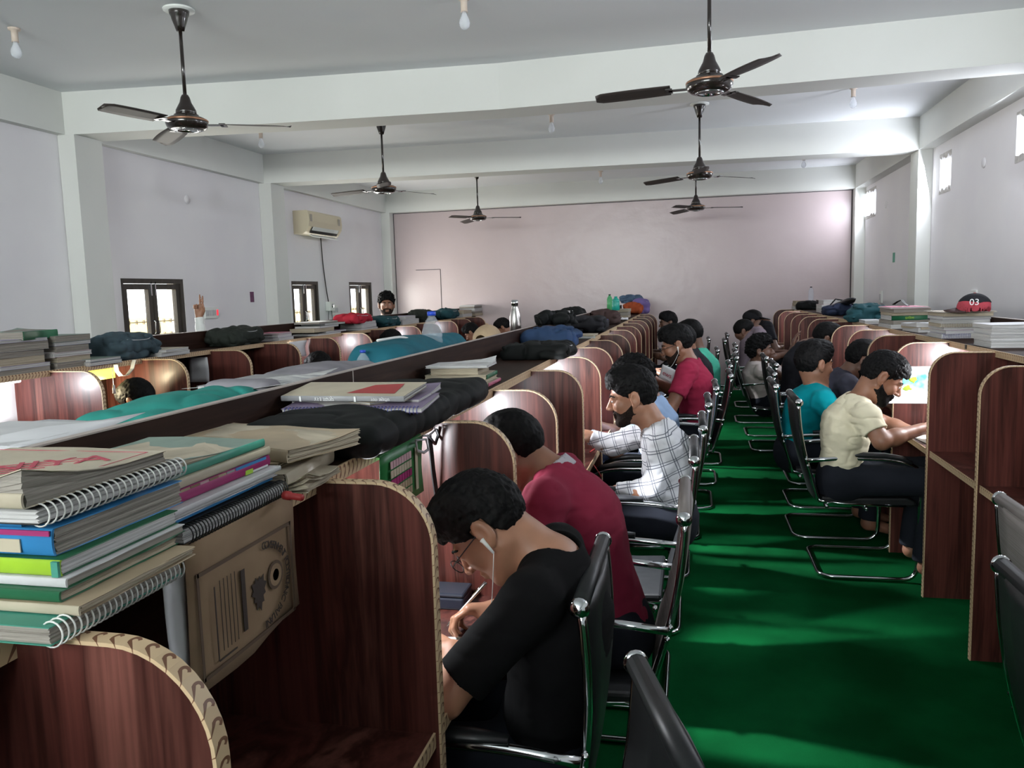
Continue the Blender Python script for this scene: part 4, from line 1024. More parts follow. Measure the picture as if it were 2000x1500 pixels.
# --- the two big stacks nearest the camera
GA = 'books in the stack nearest the camera'
zc = ZS+.001
def nb(label, x1, y0, z, lx, ly, t, **k): return book(label, (x1-lx/2, y0+ly/2, z), lx, ly, t, group=k.pop('group', GA), **k)
z = zc
nb('green spiral notebook with white rings at the bottom of the nearest stack', -.640, .655, z, .26, .215, .020, col='teal', pg='g', spiral='+x', nring=24); z += .0212
nb('worn cream exercise book with torn white corner resting on the green spiral notebook', -.628, .685, z, .27, .20, .011, col='tan', pg='c', worn=.003, spine='-y', spine_col='cream'); z += .0113
nb('dark green checked notebook with front spine, third in the nearest stack', -.655, .690, z, .27, .20, .012, col='green', pg='c', spine='-y', worn=.002); z += .0124
nb('white-spined notebook with green edge below the lime green spine', -.655, .70, z, .26, .205, .010, col='white', pg='g', spine='-y', spine_col='white', bottom='green'); z += .0104
bk = nb('notebook with glossy lime green spine in the nearest stack', -.665, .705, z, .25, .20, .018, col='green', pg='w', spine='-y', spine_col='lime'); 
b = MB(); b.box(.117, .1255, -.1065, -.1030, .0005, .0175); b.build('spine_band', cover('teal'), bk)
z += .0184
bk = nb('very thick grey-paged book with a blue printed spine', -.680, .715, z, .25, .225, .031, col='blue', pg='g', spine='-y', spine_col='blue', worn=.0018)
b = MB(); b.box(-.08, .1235, -.1186, -.1170, .0235, .0295); b.build('spine_stripe', cover('magenta'), bk)
b = MB(); b.box(.055, .085, -.1190, -.1175, .004, .019); b.build('spine_flower', cover('cream'), bk); z += .0314
nb('thin bright blue exercise book on the thick grey-paged book', -.72, .715, z, .22, .19, .007, col='blue', pg='g', spine='-y'); z += .0073
nb('thick notebook with big white wire rings facing right', -.685, .700, z, .25, .255, .018, col='black', pg='w', spiral='+x', worn=.002, nring=23); z += .0205
top = nb('open-topped magazine with red printed cover on top of the nearest stack', -.690, .690, z, .25, .235, .017, col='cream', pg='g', curl=.020, worn=.002, spine='-y', spine_col='cream')
Rt = Matrix.Rotation(.18, 3, 'Z')
text('DUNIYA', .062, M['ink_red'], (-.005, -.01, .0186), Rt @ Matrix.Rotation(.45, 3, 'Z'), top, 'cover_title')
for i in range(5):
    b = MB(); b.box(-.07+.01*i, .05+.008*i, -.0015, .0015, 0, .0005, M=Matrix.Translation((.0, -.055+.016*i, .0182)) @ Matrix.Rotation(.62, 4, 'Z')); b.build('cover_print', M['ink_red'], top)
b = MB()
for x0, x1, y0, y1 in ((-.12, .115, -.108, -.1065), (-.12, .115, .094, .0955), (.1135, .115, -.108, .095)): b.box(x0, x1, y0, y1, .0178, .0183)
b.build('cover_frame', M['ink_red'], top)
GB = 'books in the second stack from the camera'
z = zc+.004
bk = nb('black spiral-bound notebook lying over the brown envelope', -.705, .968, z, .25, .292, .022, col='black', pg='w', spiral='+x', wire='k', nring=36, group=GB); z += .024
nb('blue and white magazine on the black spiral notebook', -.73, .985, z, .22, .275, .007, col='blue', pg='w', spine='+x', group=GB); z += .0075
nb('thin white magazine, lower one in the second stack', -.722, .975, z, .22, .29, .009, col='white', pg='w', curl=.004, group=GB, worn=.002); z += .0095
nb('stapled white magazine with a bare white spine', -.715, .965, z, .22, .30, .008, col='white', pg='w', spine='+x', spine_col='white', group=GB); z += .0085
bk = nb('photo-covered book with magenta and yellow spine', -.735, .975, z, .21, .285, .020, col='navy', pg='w', spine='+x', spine_col='magenta', group=GB)
b = MB(); b.box(.1050, .1096, .062, .085, .001, .0105); b.build('spine_label', cover('lime'), bk)
b = MB(); b.box(.1045, .1090, .085, .135, .001, .0115); b.build('spine_label', cover('white'), bk)
for i in range(7):
    b = MB(); y0 = -.135+.024*i; b.box(.1042, .1090, y0, y0+.022, .0115, .0188); b.build('spine_photo', cover(('brown', 'tan', 'brown', 'rose', 'brown', 'tan', 'grey')[i]), bk)
b = MB(); b.box(.1042, .1092, .035, .13, .0118, .0192); b.build('spine_photo', cover('blue'), bk); z += .0205
nb('battered cream book with a crumbling spine', -.735, .985, z, .22, .28, .014, col='cream', pg='c', spine='+x', worn=.004, group=GB); z += .0145
nb('grey-green account book on top of the second stack', -.742, .99, z, .23, .27, .014, col='sage', pg='c', spine='+x', spine_col='teal', curl=.012, worn=.0025, group=GB); z += .0145
# old files and loose papers beyond
GC = 'old books and papers on the middle of the near shelf'
zz = zc
book('worn cream book lying just right of the magenta-spined book', (-.81, 1.40, zz), .16, .26, .034, .12, 'cream', 'c', spine='+x', worn=.002, group=GC)
book('tan cardboard file under the big brown old register', (-.86, 1.43, zz+.0345), .22, .25, .012, .05, 'tan', 'c', worn=.003, group=GC)
book('big brown paper-covered register with frayed right end', (-.895, 1.47, zz+.047), .42, .20, .024, -.30, 'tan', 'c', spine='-y', spine_col='tan', curl=.006, worn=.004, group=GC)
book('torn loose-leaf booklet hanging at the shelf edge beside the red pen', (-.735, 1.36, zz), .11, .17, .012, .1, 'cream', 'c', curl=.02, worn=.006, group=GC)
b = MB(); p = at(556, 967, Z=ZS+.012); q = at(590, 972, Z=ZS+.012); b.tube([p, p.lerp(q, .3), p.lerp(q, .31), q], [.008, .008, .0062, .0058], 10)
tag(b.build('pen', cover('red'), None, True), 'red pen cap poking out beside the black spiral notebook', 'pen')
# brown envelope hanging over the shelf lip
env = empty('envelope', (-.705, 1.115, ZS)); tag(env, 'brown printed envelope hanging over the shelf edge under the black spiral notebook', 'envelope')
M['kraft'] = noisy('kraft_paper', (.24, .155, .09), (.30, .20, .12), 8, .85, .08)
b = MB(); n = 10; W2 = .158
vs = []
for off in (0, .0012):
    for i in range(n+1):
        u = i/n
        for j in range(7):
            y = -W2+2*W2*j/6
            if i < 3: x, zv = (-.15, -.05, .0045+off)[i], .0020+off
            else: x, zv = .0055+off+.003*math.sin(j*1.3+u*5)*u, .0015-(u-.3)/.7*.225*(1.0 if j < 3 else 1-.03*(j-3))
            vs.append((x, y, zv))
fs = []
m_ = (n+1)*7
for i in range(n):
    for j in range(6):
        a = i*7+j; fs += [(a, a+1, a+8, a+7), (a+m_, a+m_+7, a+m_+8, a+m_+1)]
bd = [j for j in range(6)]+[6+7*i for i in range(n)]+[n*7+6-j for j in range(6)]+[7*(n-i) for i in range(n)]
for q in range(len(bd)): r_ = (q+1) % len(bd); fs.append((bd[q], bd[q]+m_, bd[r_]+m_, bd[r_]))
b.add(vs, fs); b.build('envelope_sheet', M['kraft'], env, True)
XE = .0112
def stroke(pts, r, nm, m=None):
    b = MB(); b.tube([(XE, y, zz) for y, zz in pts], r, 4, flat=.1 if 0 else 1.0); return b.build(nm, m or M['ink_brown'], env)
b = MB()
for y0, y1, z0, z1 in ((-.138, .135, -.048, -.042), (-.138, .135, -.205, -.199), (-.140, -.134, -.205, -.042), (.131, .137, -.205, -.042)): b.box(XE-.0006, XE, y0, y1, z0, z1)
b.build('printed_border', M['ink_brown'], env)
RE = Matrix(((0, 0, 1), (1, 0, 0), (0, 1, 0)))     # text plane YZ facing +X
word = 'GOVERNMENT POLYTECHNIC PAILANI'; cyy, czz, ra, rb_ = .034, -.124, .084, .066
b = None; grp = []
for i, ch in enumerate(word):
    if ch == ' ': continue
    a = PI/2*.92-(PI*.95)*i/(len(word)-1)
    y, zz2 = cyy+ra*math.cos(a), czz+rb_*math.sin(a)
    grp.append(text(ch, .0185, M['ink_dark'], (XE, y, zz2), RE @ Matrix.Rotation(a-PI/2, 3, 'Z'), env, 'printed_letter'))
b = MB(); b.lathe([(.0001, 0), (.0245, 0), (.0245, .0006), (.0001, .0006)], 24, M=Matrix.Translation((XE, .075, -.118)) @ Matrix.Rotation(PI/2, 4, 'Y')); em = b.build('printed_emblem', M['ink_brown'], env)
for r0, r1 in ((.019, .016), (.010, .004)):
    b = MB(); b.lathe([(r1, .0006), (r0, .0006), (r0, .0011), (r1, .0011)], 24, M=Matrix.Translation((XE, .075, -.118)) @ Matrix.Rotation(PI/2, 4, 'Y')); b.build('emblem_ring', M['kraft'], em)
b = MB(); poly = []
for i in range(22): a = 2*PI*i/22; r = .030*(1.0 if i % 2 else .72)*(1+.15*math.sin(3*a)); poly.append((.022+r*.75*math.cos(a), -.128+r*math.sin(a)))
b.prism(poly, 0, XE-.0006, XE+.0002); b.build('printed_leaf', M['ink_dark'], env)
b = MB(); b.box(XE-.0006, XE+.0002, -.028, -.017, -.175, -.075); b.build('printed_panel', M['ink_dark'], env)
b = MB()
for i in range(5): b.box(XE-.0006, XE, -.085+.010*i, -.0838+.010*i, -.180, -.070-.0*i)
b.box(XE-.0006, XE+.0001, -.1, -.0975, -.19, -.075); b.box(XE-.0006, XE+.0001, -.0975, -.05, -.192, -.1895); b.build('printed_rules', M['ink_dark'], env)
M['paper'] = noisy('white_paper', (.62, .62, .64), (.70, .70, .72), 6, .85)
def sheet(label, c, w, h, Rm, m='paper', sag=.004, name='paper_sheet', cat='paper', thick=.0006, parent=None, nn=6, group=None):
    """small sheet of paper with slight waviness; local x width, y height"""
    b = MB(); vs = []
    for off in (0, thick):
        for j in range(nn+1):
            for i in range(nn+1):
                u, v = i/nn-.5, j/nn-.5; vs.append((u*w, v*h, off+sag*(math.sin(u*7+1)*math.cos(v*5)+(u*v*2))))
    m_ = (nn+1)**2; fs = []
    for j in range(nn):
        for i in range(nn): a = j*(nn+1)+i; fs += [(a, a+nn+1, a+nn+2, a+1), (a+m_, a+m_+1, a+m_+nn+2, a+m_+nn+1)]
    bd = [j for j in range(nn)]+[nn+(nn+1)*j for j in range(nn)]+[(nn+1)*nn+nn-j for j in range(nn)]+[(nn+1)*(nn-j) for j in range(nn)]
    for q in range(len(bd)): r_ = (q+1) % len(bd); fs.append((bd[q], bd[r_], bd[r_]+m_, bd[q]+m_))
    b.add(vs, fs); o = b.build(name, M[m], parent, True); o.matrix_basis = Matrix.Translation(c) @ Rm.to_4x4()
    if label: tag(o, label, cat, group)
    return o
RH = lambda a: Matrix.Rotation(a, 3, 'Z')
RYZ = lambda a=0: RE @ Matrix.Rotation(a, 3, 'Z')
sheet('white paper sheet hanging left of the brown envelope', Vector((-.712, .955, 1.135)), .05, .20, RYZ(.05))
# ---------------------------------------------------------------- bags
M['webbing_black'] = mat('black_webbing', (.012, .012, .013), .7); M['webbing_grey'] = mat('grey_webbing', (.35, .36, .38), .6); M['buckle'] = mat('grey_buckle', (.42, .42, .44), .35)
BC = {}
def bcloth(n, c, r=.75):
    if n not in BC: BC[n] = noisy('bag_'+n, c, tuple(x*1.25 for x in c), 10, r, .35, 5, bdist=.006, Specular_IOR_Level=.2)
    return BC[n]
def ribbon(pts, w, wd=(0, 0, 1), th=.0022, mtl=None, parent=None, name='strap'):
    b = MB(); pts = [Vector(p) for p in pts]; n = len(pts); rings = []
    for i, p in enumerate(pts):
        T = (pts[min(i+1, n-1)]-pts[max(i-1, 0)]).normalized(); W = Vector(wd); W = (W-T*W.dot(T)).normalized(); N = T.cross(W)
        rings.append([p+W*w/2+N*th/2, p-W*w/2+N*th/2, p-W*w/2-N*th/2, p+W*w/2-N*th/2])
    b.rings(rings); return b.build(name, mtl or M['webbing_black'], parent)
def bag(label, px0, px1, Xc, lx, h, col, rough=.75, rz=0.0, name='backpack', cat='bag', z0=ZS, lump=.010, blobs=(), strap=None, pocket=True, group=None, hh=.006, loop=True, seed=0, xo=0, pipe=None):
    """soft bag lying on a shelf between photo columns px0..px1 ; returns its empty"""
    y0, y1 = ysolve(px0, Xc, z0+h*.4), ysolve(px1, Xc, z0+h*.4); ly = max(.22, min(abs(y1-y0), .34 if Xc > -1.1 else .46)) if y0 > 3.3 and abs(y1-y0) > .5 else abs(y1-y0); yc = (y0+y1)/2 if ly == abs(y1-y0) else ysolve((px0+px1)/2, Xc, z0+h*.4)
    t = empty(name, (Xc+xo, yc, z0), rz); tag(t, label, cat, group)
    S = Sdf(); r = min(h*.48, lx*.3, ly*.3)
    S.rbox((0, 0, h*.44), (lx*.5, ly*.5, h*.50), r, None, .02)
    S.ell((0, -ly*.08, h*.60), (lx*.40, ly*.36, h*.42), None, .03)
    for bx, by_, bz, rx, ry, rz_ in blobs: S.ell((bx*lx, by_*ly, bz*h), (rx*lx, ry*ly, rz_*h), None, .03)
    def post(P, D):
        q = P+seed*1.7; D = D+(np.abs(noise3(q*np.array([1, .7, 1.6]), 9))*1.3-.5)*lump+(1-np.abs(noise3(q*np.array([1, .8, 1.3])+5, 13)))**5*lump*1.5+noise3(q, 30)*lump*.35
        return np.maximum(D, .0006-P[:, 2])
    vs, fs = S.mesh(hh, post); o = soft('bag_body', (vs, fs), col); o.parent = t
    if pocket:
        S = Sdf(); S.rbox((lx*.30, -ly*.05, h*.52), (lx*.22, ly*.30, h*.30), h*.22, None, .02); S.ell((lx*.22, 0, h*.62), (lx*.25, ly*.25, h*.34))
        vs, fs = S.mesh(hh, lambda P, D: np.maximum(D+np.abs(noise3(P+seed, 16))*lump*.8, .0006-P[:, 2])); o = soft('pocket', (vs, fs), col); o.parent = t
        b = MB(); pts = [(lx*(.30+.20*math.cos(a)), ly*.29*math.sin(a), h*(.80-.10*math.cos(a))+lump*.3) for a in np.linspace(-1.5, 1.5, 12)]; b.tube(pts, .0028, 5); b.build('zipper', M['buckle'] if pipe is None else pipe, t, True)
    if loop:
        b = MB(); b.tube([(-lx*.1, ly*.42, h*.6), (-lx*.02, ly*.5, h*.85), (lx*.08, ly*.5, h*.85), (lx*.14, ly*.42, h*.6)], .006, 6, flat=.5); b.build('carry_loop', M['webbing_black'], t, True)
    if strap:
        for pts in strap: ribbon([(x*lx, y*ly, z*h) for x, y, z in pts], .028, (0, .2, 1), .003, M['webbing_black'], t)
    return t
BK = bcloth('black', (.0045, .0055, .0055)); BL = bcloth('denim_blue', (.022, .045, .10)); TL = bcloth('teal_green', (.025, .21, .18)); PT = bcloth('petrol', (.012, .10, .135)); GY = bcloth('grey', (.20, .19, .21)); SL = bcloth('slate_blue', (.045, .07, .085)); DG = bcloth('dark_olive', (.018, .022, .018)); RD = bcloth('red', (.32, .015, .03)); NV = bcloth('navy', (.012, .018, .04)); OR = bcloth('rust_orange', (.30, .06, .02)); CH = bcloth('charcoal', (.016, .016, .019)); TN = bcloth('tan', (.38, .28, .18)); DT = bcloth('dark_teal', (.012, .05, .06)); BR = bcloth('dark_brown', (.05, .03, .028)); VI = bcloth('violet', (.14, .10, .26))

# big black bag with papers on it
bg = bag('big black bag on the near shelf with buckled straps hanging over the edge', 590, 862, -.82, .34, .080, BK, .8, hh=.006, lump=.0045, name='shoulder_bag', blobs=((.25, .30, .5, .28, .22, .4), (-.1, -.3, .5, .35, .25, .42)), pocket=False, loop=False)
bl = bg.location
def W2L(p, t): return Vector(p)-t.location
pts = [W2L(at(x, y, X=-.695), bg) for x, y in ((838, 850), (842, 880), (846, 920), (852, 962))]; ribbon(pts, .030, (0, 1, 0), .003, M['webbing_black'], bg)
pts = [W2L(at(x, y, X=-.69), bg) for x, y in ((815, 790), (812, 812), (806, 838), (812, 842))]; ribbon(pts, .012, (0, 1, 0), .002, M['webbing_grey'], bg, 'strap')
b = MB(); pts = [W2L(at(x, y, X=-.688), bg) for x, y in ((832, 825), (848, 827), (850, 840), (838, 851), (826, 851))]; b.tube(pts, .0028, 6); b.build('ring', M['buckle'], bg, True)
b = MB(); pts = [W2L(at(x, y, X=-.685), bg) for x, y in ((812, 860), (832, 858), (836, 878), (828, 884), (815, 880), (812, 862))]; b.tube(pts, .0028, 6); b.tube(pts[2:5], .004, 6); b.build('buckle', M['buckle'], bg, True)
b = MB(); pts = [W2L(at(x, y, X=-.69), bg) for x, y in ((836, 850), (850, 868), (856, 850), (852, 838))]; b.tube(pts, .005, 6, flat=.5); b.build('buckle_clip', M['black_plastic'], bg, True)
zb = ZS+.074; yc = ysolve(688, -.86, zb)
GD = 'papers on the big black bag'
book('lower purple notebook with blue wire on the black bag', (-.815, yc-.03, zb), .35, .21, .012, .10, 'purple', 'w', spiral='-y', wire='b', group=GD, curl=.004, tilt=(.05, 0))
book('upper purple notebook with blue wire along the board', (-.835, yc+.05, zb+.013), .34, .21, .010, .04, 'purple', 'w', spiral='+y', wire='b', group=GD, curl=.006, tilt=(.06, .0))
mg = book('creased magazine with red cover panel and grey lettered spine', (-.845, yc-.01, zb+.026), .33, .16, .014, -.02, 'cream', 'w', spine='-y', spine_col='grey', curl=.0, worn=.003, group=GD, tilt=(.10, 0))
b = MB(); b.add([(.0, -.05, .0146), (.13, -.055, .0146), (.115, .055, .0152), (.04, .04, .015), (.0, -.05, .0148), (.13, -.055, .0148), (.115, .055, .0154), (.04, .04, .0152)], [(4, 5, 6, 7), (0, 3, 2, 1), (0, 1, 5, 4), (1, 2, 6, 5), (2, 3, 7, 6), (3, 0, 4, 7)]); b.build('cover_panel', cover('red'), mg)
Rf = Matrix(((-1, 0, 0), (0, 0, -1), (0, -1, 0)))
text('प्रथम १२४', .013, M['ink_white'], (-.045, -.0860, .007), Rf, mg, 'spine_lettering'); text('परीक्षा मंथन', .010, M['ink_white'], (.105, -.0860, .007), Rf, mg, 'spine_lettering')
for xx in (-.113, .035):
    b = MB(); b.box(xx, xx+.005, -.0858, -.084, .0005, .0135); b.build('spine_band', M['ink_white'], mg)
for a_, off in ((.5, 0), (.62, .006)):
    book(('yellowish' if off else 'pale')+' rolled booklet under the purple notebooks', (-.755, yc+.02-off*2, ZS+.086-off*.3), .09, .20, .007, -.5-off*8, 'lilac' if not off else 'cream', 'w', group=GD, curl=.01)
# green hanging chart
gc = empty('timetable_chart', (-.700, 1.93, 1.25)); 
p0, p1 = at(740, 880, X=-.70), at(822, 862, X=-.70); gc.location = ((p0+p1)/2); wd = abs(p1.y-p0.y); hg = .15
tag(gc, 'green printed timetable chart hanging over the shelf edge below the black bag', 'chart')
M['chart_green'] = noisy('chart_green', (.008, .13, .025), (.012, .17, .04), 10, .45)
sheet(None, Vector((0, 0, -hg/2)), wd, hg, RYZ(), 'chart_green', .003, 'chart_sheet', parent=gc, thick=.002)
b = MB(); b.box(-.16, .001, -wd/2, wd/2, 0, .004); b.build('chart_fold', M['chart_green'], gc)
for i, c in enumerate(('rose', 'cream', 'magenta', 'tan', 'tan')):
    b = MB(); z1 = -.022-.022*i
    for j in range(8): y = -wd*.32+wd*.50*j/8; b.box(.0055, .0068, y, y+wd*.052, z1-.018, z1)
    b.build('chart_cells', cover(c), gc)
b = MB(); b.box(.0055, .0068, wd*.27, wd*.33, -.13, -.02); b.build('chart_margin', cover('cream'), gc)

def bottle(label, px, py, X=None, Z=None, h=.26, r=.036, kind='pet', glassm=None, cap='blue', p=None):
    if p is None:
        y = ysolve(px, X, Z); p = Vector((X, y, Z))
    t = empty('water_bottle', p); tag(t, label, 'bottle')
    if kind == 'pet':
        pr_ = [(.0001, .002), (r*.86, 0), (r, .01*h/.26), (r, .14*h/.26), (r*.93, .15*h/.26), (r, .16*h/.26), (r*.98, .175*h/.26), (r*.80, .205*h/.26), (r*.45, .230*h/.26), (r*.36, .236*h/.26), (r*.36, h*.94)]
    elif kind == 'steel':
        pr_ = [(.0001, 0), (r, 0), (r, .58*h), (r*.93, .66*h), (r*.62, .80*h), (r*.52, .84*h), (r*.52, .87*h)]
    b = MB(); b.lathe(pr_, 28); b.build('bottle_body', glassm, t, True)
    cr = r*.42 if kind == 'pet' else r*.58
    b = MB(); b.lathe([(.0001, h*.93 if kind == 'pet' else h*.87), (cr, h*.93 if kind == 'pet' else h*.87), (cr, h*.995), (.0001, h)], 20); b.build('cap', cap, t, True)
    return t
M['blue_plastic'] = mat('blue_plastic_cap', (.02, .07, .50), .35); M['pet_clear'] = glass('clear_plastic', (.93, .96, 1), .17, .1); M['green_pet'] = mat('green_plastic', (.0, .28, .08), .15); M['teal_pl'] = mat('teal_plastic', (.02, .34, .27), .3); M['cyan_pl'] = mat('cyan_plastic', (.02, .42, .60), .3); M['label_blue'] = mat('blue_bottle_label', (.03, .04, .28), .4)
p = at(712, 1010, Y=1.92); bottle('green bottle with a blue cap inside the nearest lit cubicle', 0, 0, p=Vector((-.885, 1.86, ZD)), h=.335, r=.036, glassm=M['green_pet'], cap=M['blue_plastic'])

# ---------------------------------------------------------------- right side shelf of the central row, going back
pile('the pile left of the black bag', 905, -.87, [
    ('cream book with a rose spine', .25, .19, .014, .0, 'cream', 'c', dict(spine='+x', spine_col='pink', dx=0, dy=0)), ('thin tan book', .23, .19, .012, .0, 'tan', 'c', dict(dx=0, worn=.003)),
    ('green-spined cream book', .24, .20, .016, .05, 'cream', 'c', dict(spine='+x', spine_col='green', curl=.004)), ('thick buff book', .19, .17, .026, .0, 'tan', 'c', dict(dx=-.01)), ('curled white booklet', .24, .19, .008, .05, 'white', 'w', dict(curl=.02))], group='books in the small pile on the central shelf')
bag('limp black bag beside the small pile of books', 985, 1118, -.80, .36, .085, BK, hh=.008, lump=.012, name='shoulder_bag', blobs=((.35, .25, .35, .2, .25, .3),), group='bags on the central shelf', loop=False, seed=1)
bag('denim blue bag under a black jacket', 1012, 1135, -.86, .34, .135, BL, hh=.008, lump=.014, blobs=((.3, 0, .6, .3, .35, .35),), group='bags on the central shelf', seed=2)
t = bag('crumpled black jacket lying on the denim blue bag', 1020, 1142, -.92, .26, .095, BK, hh=.008, lump=.026, name='jacket', cat='jacket', z0=ZS+.12, pocket=False, loop=False, seed=3, blobs=((-.15, -.40, .8, .24, .16, .42), (.2, .3, .3, .4, .2, .5)))
bag('black backpack with blue lettering patches', 1100, 1192, -.87, .36, .14, CH, hh=.009, lump=.014, group='bags on the central shelf', seed=4, pipe=M['label_blue'])
pile('before the backpack with blue patches', 1147, -.76, [('mint green notebook', .12, .16, .016, .1, 'mint', 'w'), ('buff notebook', .13, .17, .012, -.1, 'cream', 'c')])
bag('flat dark brown jacket draped over the shelf past the blue-patched backpack', 1142, 1222, -.88, .34, .145, BR, hh=.011, lump=.016, name='jacket', cat='jacket', seed=5, pocket=False, loop=False)
p = Vector((-.80, ysolve(1210, -.80, ZS+.05), ZS+.035)); sheet('white sheets propped beside the dark brown jacket', p, .20, .28, Matrix.Rotation(.18, 3, 'Y') @ RH(.1), sag=.01)
z = pile('below the green and teal bottles', 1206, -.92, [('wide carton-brown ledger', .30, .40, .03, 0, 'brown', 'c'), ('maroon-edged album', .30, .42, .045, 0, 'brown', 'g', dict(bottom='cream')), ('flat cream folder', .31, .44, .03, 0, 'cream', 'c')], group='ledgers on the central shelf')
yb = ysolve(1191, -.98, z); bottle('small green bottle with dark label near the far end', 0, 0, p=Vector((-.98, yb, z)), h=.19, r=.034, glassm=glass('green_glass', (.15, .55, .25), .6), cap=M['black_plastic'])
bottle('round-shouldered teal bottle beside the small green bottle', 0, 0, p=Vector((-.88, ysolve(1203, -.88, z), z)), h=.165, r=.046, glassm=M['teal_pl'], cap=M['teal_pl'])
bag('rust orange bag near the far end of the central shelf', 1226, 1247, -.82, .30, .17, OR, hh=.013, lump=.014, seed=6, loop=False, group='bags on the central shelf')
bag('blue-grey bag piled above the rust orange bag', 1212, 1254, -.86, .34, .12, bcloth('dusty_blue', (.06, .10, .16)), hh=.013, lump=.018, z0=ZS+.15, seed=7, pocket=False, loop=False, group='bags on the central shelf')
bag('violet bag at the very end of the central shelf', 1244, 1258, -.72, .26, .22, VI, hh=.014, lump=.012, seed=8, loop=False, group='bags on the central shelf')

# left side shelf of the central row (only what rises above the board)
XS = -1.19
sheet('newspaper sheet rising above the board at the left edge of the photo', Vector((-1.17, ysolve(40, -1.17, 1.39), ZT-.002)), .26, .34, Matrix.Rotation(-.04, 3, 'Y') @ RH(.05), 'paper', sag=.006)
pile('under the newspaper behind the central board', 40, -1.19, [('thick plain book', .24, .24, .05, 0, 'cream', 'w'), ('grey plain book', .24, .24, .05, 0, 'grey', 'w'), ('white plain book', .24, .24, .022, 0, 'white', 'w')], group='books hidden behind the central board')
tb = bag('long teal bag with a grey pocket lying behind the board', 205, 470, -1.18, .25, .125, TL, hh=.008, lump=.006, name='backpack', seed=9, pocket=False, blobs=((.1, .28, .78, .3, .16, .28), (.1, -.05, .80, .32, .2, .28)))
S = Sdf(); S.rbox((.02, .24, .105), (.10, .05, .035), .03); vs, fs = S.mesh(.007); o = soft('pocket', (vs, fs), GY); o.parent = tb
M['newsprint2'] = noisy('newsprint_lines', (.30, .30, .31), (.62, .62, .60), 1, .9, 0, 2, (5, 140, 5), lo=.45, hi=.55)
sheet('folded newspaper between the teal and the grey bag', Vector((-1.17, ysolve(520, -1.17, 1.39), ZT-.002)), .26, .40, Matrix.Rotation(-.05, 3, 'Y') @ RH(0), 'newsprint2', sag=.008)
pile('under the folded newspaper', 520, -1.19, [('hidden cream book', .24, .30, .06, 0, 'cream', 'w'), ('hidden grey book', .24, .30, .06, 0, 'grey', 'w')], group='books hidden behind the central board')
bag('smooth grey bag with dark seams humped behind the board', 556, 692, -1.19, .27, .135, GY, hh=.008, lump=.004, seed=10, pocket=False, loop=False, pipe=M['dark'])
bag('petrol blue bag with a white piping stripe behind the board', 728, 872, -1.19, .28, .175, PT, hh=.009, lump=.004, seed=11, pocket=False, loop=False)
t_ = bpy.data.objects[-1] if False else None
b = MB(); y0, y1 = ysolve(765, -1.1, 1.5), ysolve(850, -1.1, 1.5)
pp = [Vector((-1.19+.03, y0+(y1-y0)*u, ZS+.175*(1.02-.9*max(0, u-.35)**2)+.004)) for u in np.linspace(0, 1, 10)]
pt = [o for o in bpy.data.objects if o.get('label', '').startswith('petrol blue')][0]
b.tube([p-pt.location for p in pp], .0055, 6); b.build('piping', M['white_enamel'], pt, True)
wb = bottle('large clear water bottle with a blue cap and blue label', 0, 0, p=Vector((-1.12, 3.58, ZS+.055)), h=.30, r=.052, glassm=M['pet_clear'], cap=M['blue_plastic'])
y_ = ysolve(843, -1.12, 1.5); wb.location = (-1.12, y_, ZS+.001)
wb.scale = (.88, .88, .92)
b = MB(); b.lathe([(.0525, .03), (.0532, .032), (.0532, .142), (.0525, .145)], 28); b.build('bottle_label', M['label_blue'], wb, True)
bottle('short clear bottle with a blue cap left of the petrol bag', 712, 0, -1.22, ZS, h=.148, r=.027, glassm=M['pet_clear'], cap=M['blue_plastic'])
bottle('cyan bottle top showing beside the large water bottle', 868, 0, -1.20, ZS, h=.150, r=.034, glassm=M['cyan_pl'], cap=M['cyan_pl'])
# tan cap, opening towards the viewer
def baseball_cap(label, loc, rz, tilt, m, s=1.0, band=None, brim=True):
    t = empty('baseball_cap', loc, rot=(tilt, 0, rz)); tag(t, label, 'cap')
    S = Sdf(); S.ell((0, 0, .02), (.092*s, .108*s, .105*s), None, .01); S.ell((0, 0, .015), (.087*s, .103*s, .098*s), None, .002, 's'); S.ell((0, -.105*s, .030), (.036*s, .05, .030*s), None, .004, 's')
    vs, fs = S.mesh(.0045, lambda P, D: np.maximum(D+noise3(P, 18)*.002, .002-P[:, 2])); o = soft('crown', (vs, fs), m); o.parent = t
    b = MB(); b.lathe([(.0001, .126*s), (.008, .128*s), (.007, .133*s), (.0001, .134*s)], 12); b.build('button', m, t, True)
    if brim:
        b = MB(); n = 14; vs = []
        for zo in (0, .003):
            for i in range(n+1):
                a = PI*i/n; x = -.085*s*math.cos(a); vs += [(x, .055*s+.05*s*math.sin(a), zo+.006+.02*(1-abs(math.cos(a)))), (x*1.02, .06*s+.125*s*math.sin(a)**.8, zo+.0+.012*(1-abs(math.cos(a))))]
        m_ = 2*(n+1); fs = []
        for i in range(n): a = 2*i; fs += [(a, a+1, a+3, a+2), (a+m_, a+m_+2, a+m_+3, a+m_+1), (a, a+2, a+m_+2, a+m_), (a+1, a+m_+1, a+m_+3, a+3)]
        fs += [(0, m_, m_+1, 1), (2*n, 2*n+1, 2*n+1+m_, 2*n+m_)]
        b.add(vs, fs); b.build('brim', band or m, t, True)
    return t
y_ = ysolve(958, -1.15, 1.38)
baseball_cap('tan baseball cap with its back opening towards the viewer', (-1.17, y_, ZS+.052), -.2, 0, TN, .92)
pile('beneath the tan cap', 958, -1.17, [('hidden plain book', .22, .30, .048, 0, 'cream', 'w')], Y=y_)
bottle('tall brushed steel bottle standing behind the board', 0, 0, p=Vector((-1.13, ysolve(1006, -1.13, 1.45), ZS)), h=.302, r=.037, kind='steel', glassm=M['steel'], cap=M['chrome'])
